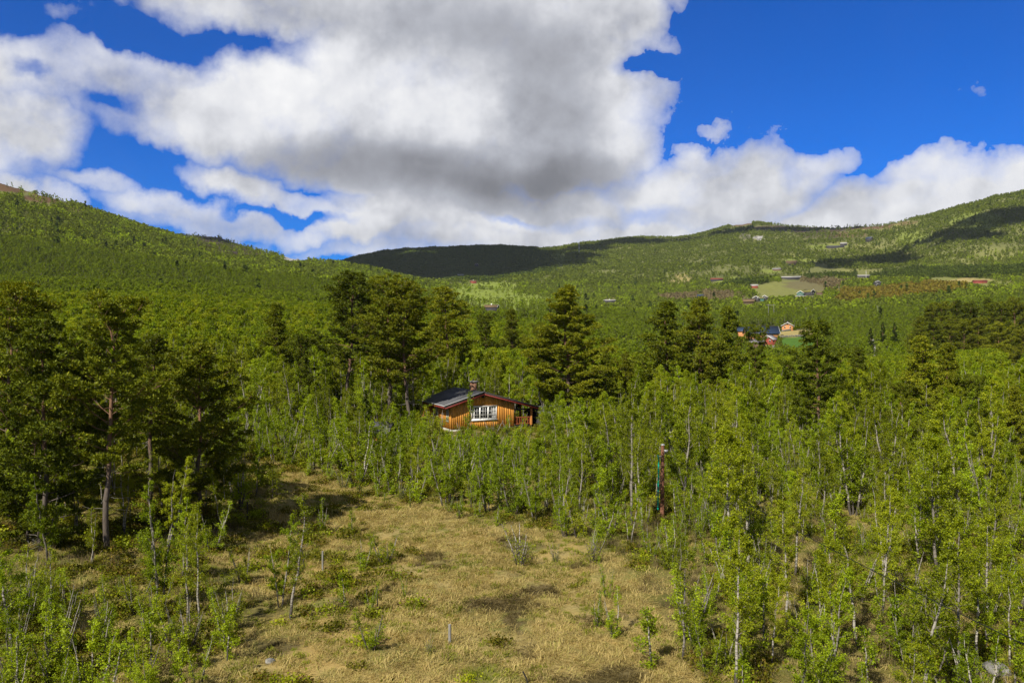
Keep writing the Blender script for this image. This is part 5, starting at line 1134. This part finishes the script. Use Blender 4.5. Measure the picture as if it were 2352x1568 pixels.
x3, y3, z3, h3, r3 = sample(170000, 1600, 2750, .24, 18, .9, 90); PX3, PY3 = project(x3, y3, z3); k = (PX3 > 740) & (PX3 < 1215 + r3.rand(len(x3)) * 70)
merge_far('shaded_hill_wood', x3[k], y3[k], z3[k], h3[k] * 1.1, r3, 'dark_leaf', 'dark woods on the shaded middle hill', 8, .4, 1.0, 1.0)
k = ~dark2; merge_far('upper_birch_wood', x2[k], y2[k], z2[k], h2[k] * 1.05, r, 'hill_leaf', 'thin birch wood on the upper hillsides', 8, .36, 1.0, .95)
# scattered far spruces
r = np.random.RandomState(77); n = 900; y = np.sqrt(r.uniform(400 ** 2, 2300 ** 2, n)); x = r.uniform(-.66, .66, n) * y; z = H(x, y); h = r.uniform(8, 13, n); k = visible(x, y, z, h) & keep(x, y, z, h, r) & (fbm(x / 80, y / 80, 3, 13) > -.02)
merge_far('scattered_spruces', x[k], y[k], z[k], h[k], r, 'spruce_needle', 'dark spruces scattered over the slopes', 26, .2, .5, .7)

# ---------------------------------------------------------------- ground cover near the camera
def tuft(seed, n, hgt, spread_, wd, mat, lay=.5):
    r = np.random.RandomState(seed); a = MB(); c = r.randn(n, 2) * spread_; an = r.uniform(0, 6.28) + r.randn(n) * 1.1; L = hgt * r.uniform(.5, 1.1, n); el_ = np.clip(r.normal(lay, .3, n), .05, 1.4)
    d = np.stack([np.cos(an) * np.cos(el_), np.sin(an) * np.cos(el_), np.sin(el_)], 1); s_ = np.stack([-np.sin(an), np.cos(an), an * 0], 1) * wd; b0 = np.stack([c[:, 0], c[:, 1], c[:, 0] * 0 - .02], 1)
    mid = b0 + d * (L * .55)[:, None]; tip = b0 + d * L[:, None]; tip[:, 2] -= L * .18
    V = np.stack([b0 - s_ * .5, b0 + s_ * .5, mid + s_ * .5, mid - s_ * .5, tip], 1).reshape(-1, 3); i = np.arange(n) * 5
    a.add(V, np.stack([i, i + 1, i + 2, i + 3], 1), np.stack([i + 3, i + 2, i + 4], 1)); me = a.mesh('tuft', [mat]); return bpy.data.objects.new('tuft', me)
def ground_scatter(name, n, y0, y1, sd, protos, cond, label, s0, s1, pick=None):
    r = np.random.RandomState(sd); y = np.sqrt(r.uniform(y0 ** 2, y1 ** 2, n)); x = r.uniform(-.82, .82, n) * (y + 4); k = cond(x, y, r); x, y = x[k], y[k]; z = H(x, y); m = len(x); s_ = r.uniform(s0, s1, m)
    print(name, m)
    return scatter(name, np.stack([x, y, z], 1), np.stack([r.uniform(-.1, .1, m), r.uniform(-.1, .1, m), np.where(r.rand(m) < .65, .7 + r.randn(m) * .5, r.uniform(0, 6.28, m))], 1), np.stack([s_, s_, s_ * r.uniform(.7, 1.2, m)], 1), protos, r.randint(len(protos), size=m) if pick is None else pick(x, y, r), label)
ST = [tuft(i, 40, .50, .22, .018, 'straw', (.10, .30, .15, .5, .2)[i]) for i in range(5)]; DT = [tuft(40 + i, 40, .42, .2, .02, 'dark_straw', .25) for i in range(3)]; GT = [tuft(20 + i, 30, .34, .14, .024, 'green_grass', .75) for i in range(3)]
grn = lambda x, y: fbm(x / 4, y / 4, 3, 61)
ground_scatter('dry_grass', 60000, 24, 75, 1, ST + DT, lambda x, y, r: (mdist(x, y) * .95 + .22 > r.rand(len(x))) & (grn(x, y) < .16) & ((fbm(x / 3.1, y / 2.3, 3, 87) < .14) | (r.rand(len(x)) < .4)), 'dry straw-coloured grass of the meadow', .55, 1.3, lambda x, y, r: np.where(wetf(x, y) + fbm(x / 2, y / 2, 3, 89) * .9 > .42, 5 + r.randint(3, size=len(x)), r.randint(5, size=len(x))))
ground_scatter('green_grass', 26400, 24, 90, 2, GT, lambda x, y, r: (grn(x, y) > .0) & (r.rand(len(x)) < .8), 'green grass patches', .6, 1.2)
ground_scatter('dead_scrub', 6240, 24, 90, 6, [tuft(60 + i, 46, .95, .22, .012, 'bare_twig', 1.15) for i in range(3)], lambda x, y, r: (mdist(x, y) < .5) & (fbm(x / 5, y / 5, 3, 101) > -.06) & ((x > 4) | (r.rand(len(x)) < .35)), 'bare brown twigs and last year\'s stalks between the birches', .5, 1.2)
def heath(seed, n=170, w_=.45, hh=.4, mat='heath_leaf', ls=.09):
    r = np.random.RandomState(seed); a = MB(); c = r.randn(n, 3) * [w_ * .5, w_ * .5, hh * .35]; c[:, 2] = np.abs(c[:, 2]) + .03; leaves(a, c, ls, r); return bpy.data.objects.new('heath', a.mesh('heath', [mat]))
ground_scatter('heather', 15600, 24, 112, 3, [heath(i) for i in range(4)] + [heath(9, 200, .5, .5, 'birch_leaf', .08)], lambda x, y, r: ((mdist(x, y) < .3) & (fbm(x / 5, y / 5, 3, 51) < np.where(x > 4, -.05, .09))) | ((x < -.12 * y) & (fbm(x / 2.2, y / 2.2, 3, 53) > .08)) | (r.rand(len(x)) < .012), 'low heather and dwarf shrubs', .6, 1.5)
ground_scatter('undergrowth', 7000, 60, 116, 4, [heath(30 + i, 260, .7, 1.0, 'fresh_leaf' if i % 2 else 'birch_leaf', .12) for i in range(4)], lambda x, y, r: (mdist(x, y) < .1) & ~((np.abs(x + 1) < 9) & (y > 86) & (y < 104)) & ((y > 74) | ((x > 8) & (y > 66))) & (r.rand(len(x)) < .5), 'leafy undergrowth below the birches', .5, 1.1)

# ---------------------------------------------------------------- clouds above the frame, whose shadows darken the far hills
simple('cloud_white', (0.8, 0.8, 0.82), 1.0, .05, .01)
def cloud(X, Y, d, rx, ry, alt, seed, rot=0):
    """a cloud at height alt above the hillside point seen at (X, Y)"""
    x, y = put(X, d); z = g(x, y); k = (alt - z) / sdir.z; c = np.array([x + sdir.x * k, y + sdir.y * k, alt]); r = np.random.RandomState(seed); a = MB()
    for q in range(26):
        an = r.uniform(0, 6.28); f = math.sqrt(r.rand()) * .85; o_ = np.array([math.cos(an) * f * rx, math.sin(an) * f * ry, r.uniform(-20, 50)]); s_ = r.uniform(.22, .42) * min(rx, ry) * 1.1
        cr, sr_ = math.cos(rad(rot)), math.sin(rad(rot)); o_ = np.array([o_[0] * cr - o_[1] * sr_, o_[0] * sr_ + o_[1] * cr, o_[2]])
        n, m = 20, 12; th, ph = np.meshgrid(np.arange(n) * 2 * math.pi / n, np.linspace(.05, math.pi - .05, m), indexing='ij'); V = np.stack([np.cos(th) * np.sin(ph), np.sin(th) * np.sin(ph), np.cos(ph) * .45], -1)
        V = V * (1 + fbm(V[..., 0] * 2 + q, V[..., 1] * 2 + V[..., 2] * 3, 4, q + seed)[..., None] * .7) * s_ * (1 if q else 1.6) + o_
        i = np.arange(n)[:, None]; j = np.arange(m - 1)[None, :]; Q = np.stack([i * m + j, ((i + 1) % n) * m + j, ((i + 1) % n) * m + j + 1, i * m + j + 1], -1).reshape(-1, 4); a.add(V.reshape(-1, 3), Q)
    o = a.build('cloud', 'cloud_white', None, tuple(c), smooth=True); return struct(o)
cloud(985, 612, 2250, 420, 620, 1700, 3, 0)
cloud(1420, 588, 2300, 300, 110, 1700, 5, 6)
cloud(2110, 570, 1560, 360, 110, 1500, 7, 18)
cloud(1790, 545, 2250, 230, 120, 1600, 8, 0)
cloud(560, 560, 1900, 160, 120, 1500, 9, 0)

# ---------------------------------------------------------------- the air of the valley
m = bpy.data.materials.new('air'); m.use_nodes = True; t = NT(m.node_tree); t.n.clear(); o = t.node('ShaderNodeOutputMaterial'); v = t.node('ShaderNodeVolumePrincipled')
v.inputs['Color'].default_value = (0.80, 0.90, 1.0, 1); v.inputs['Density'].default_value = HAZE; v.inputs['Anisotropy'].default_value = 0.0; t.l.new(v.outputs[0], o.inputs['Volume'])
a = MB(); a.box(-5600, 5600, -80, 4600, -60, 520); hz = a.build('haze', 'concrete'); hz.data.materials.clear(); hz.data.materials.append(m); hz['kind'] = 'stuff'; hz['label'] = 'thin blue air between the camera and the far hills'
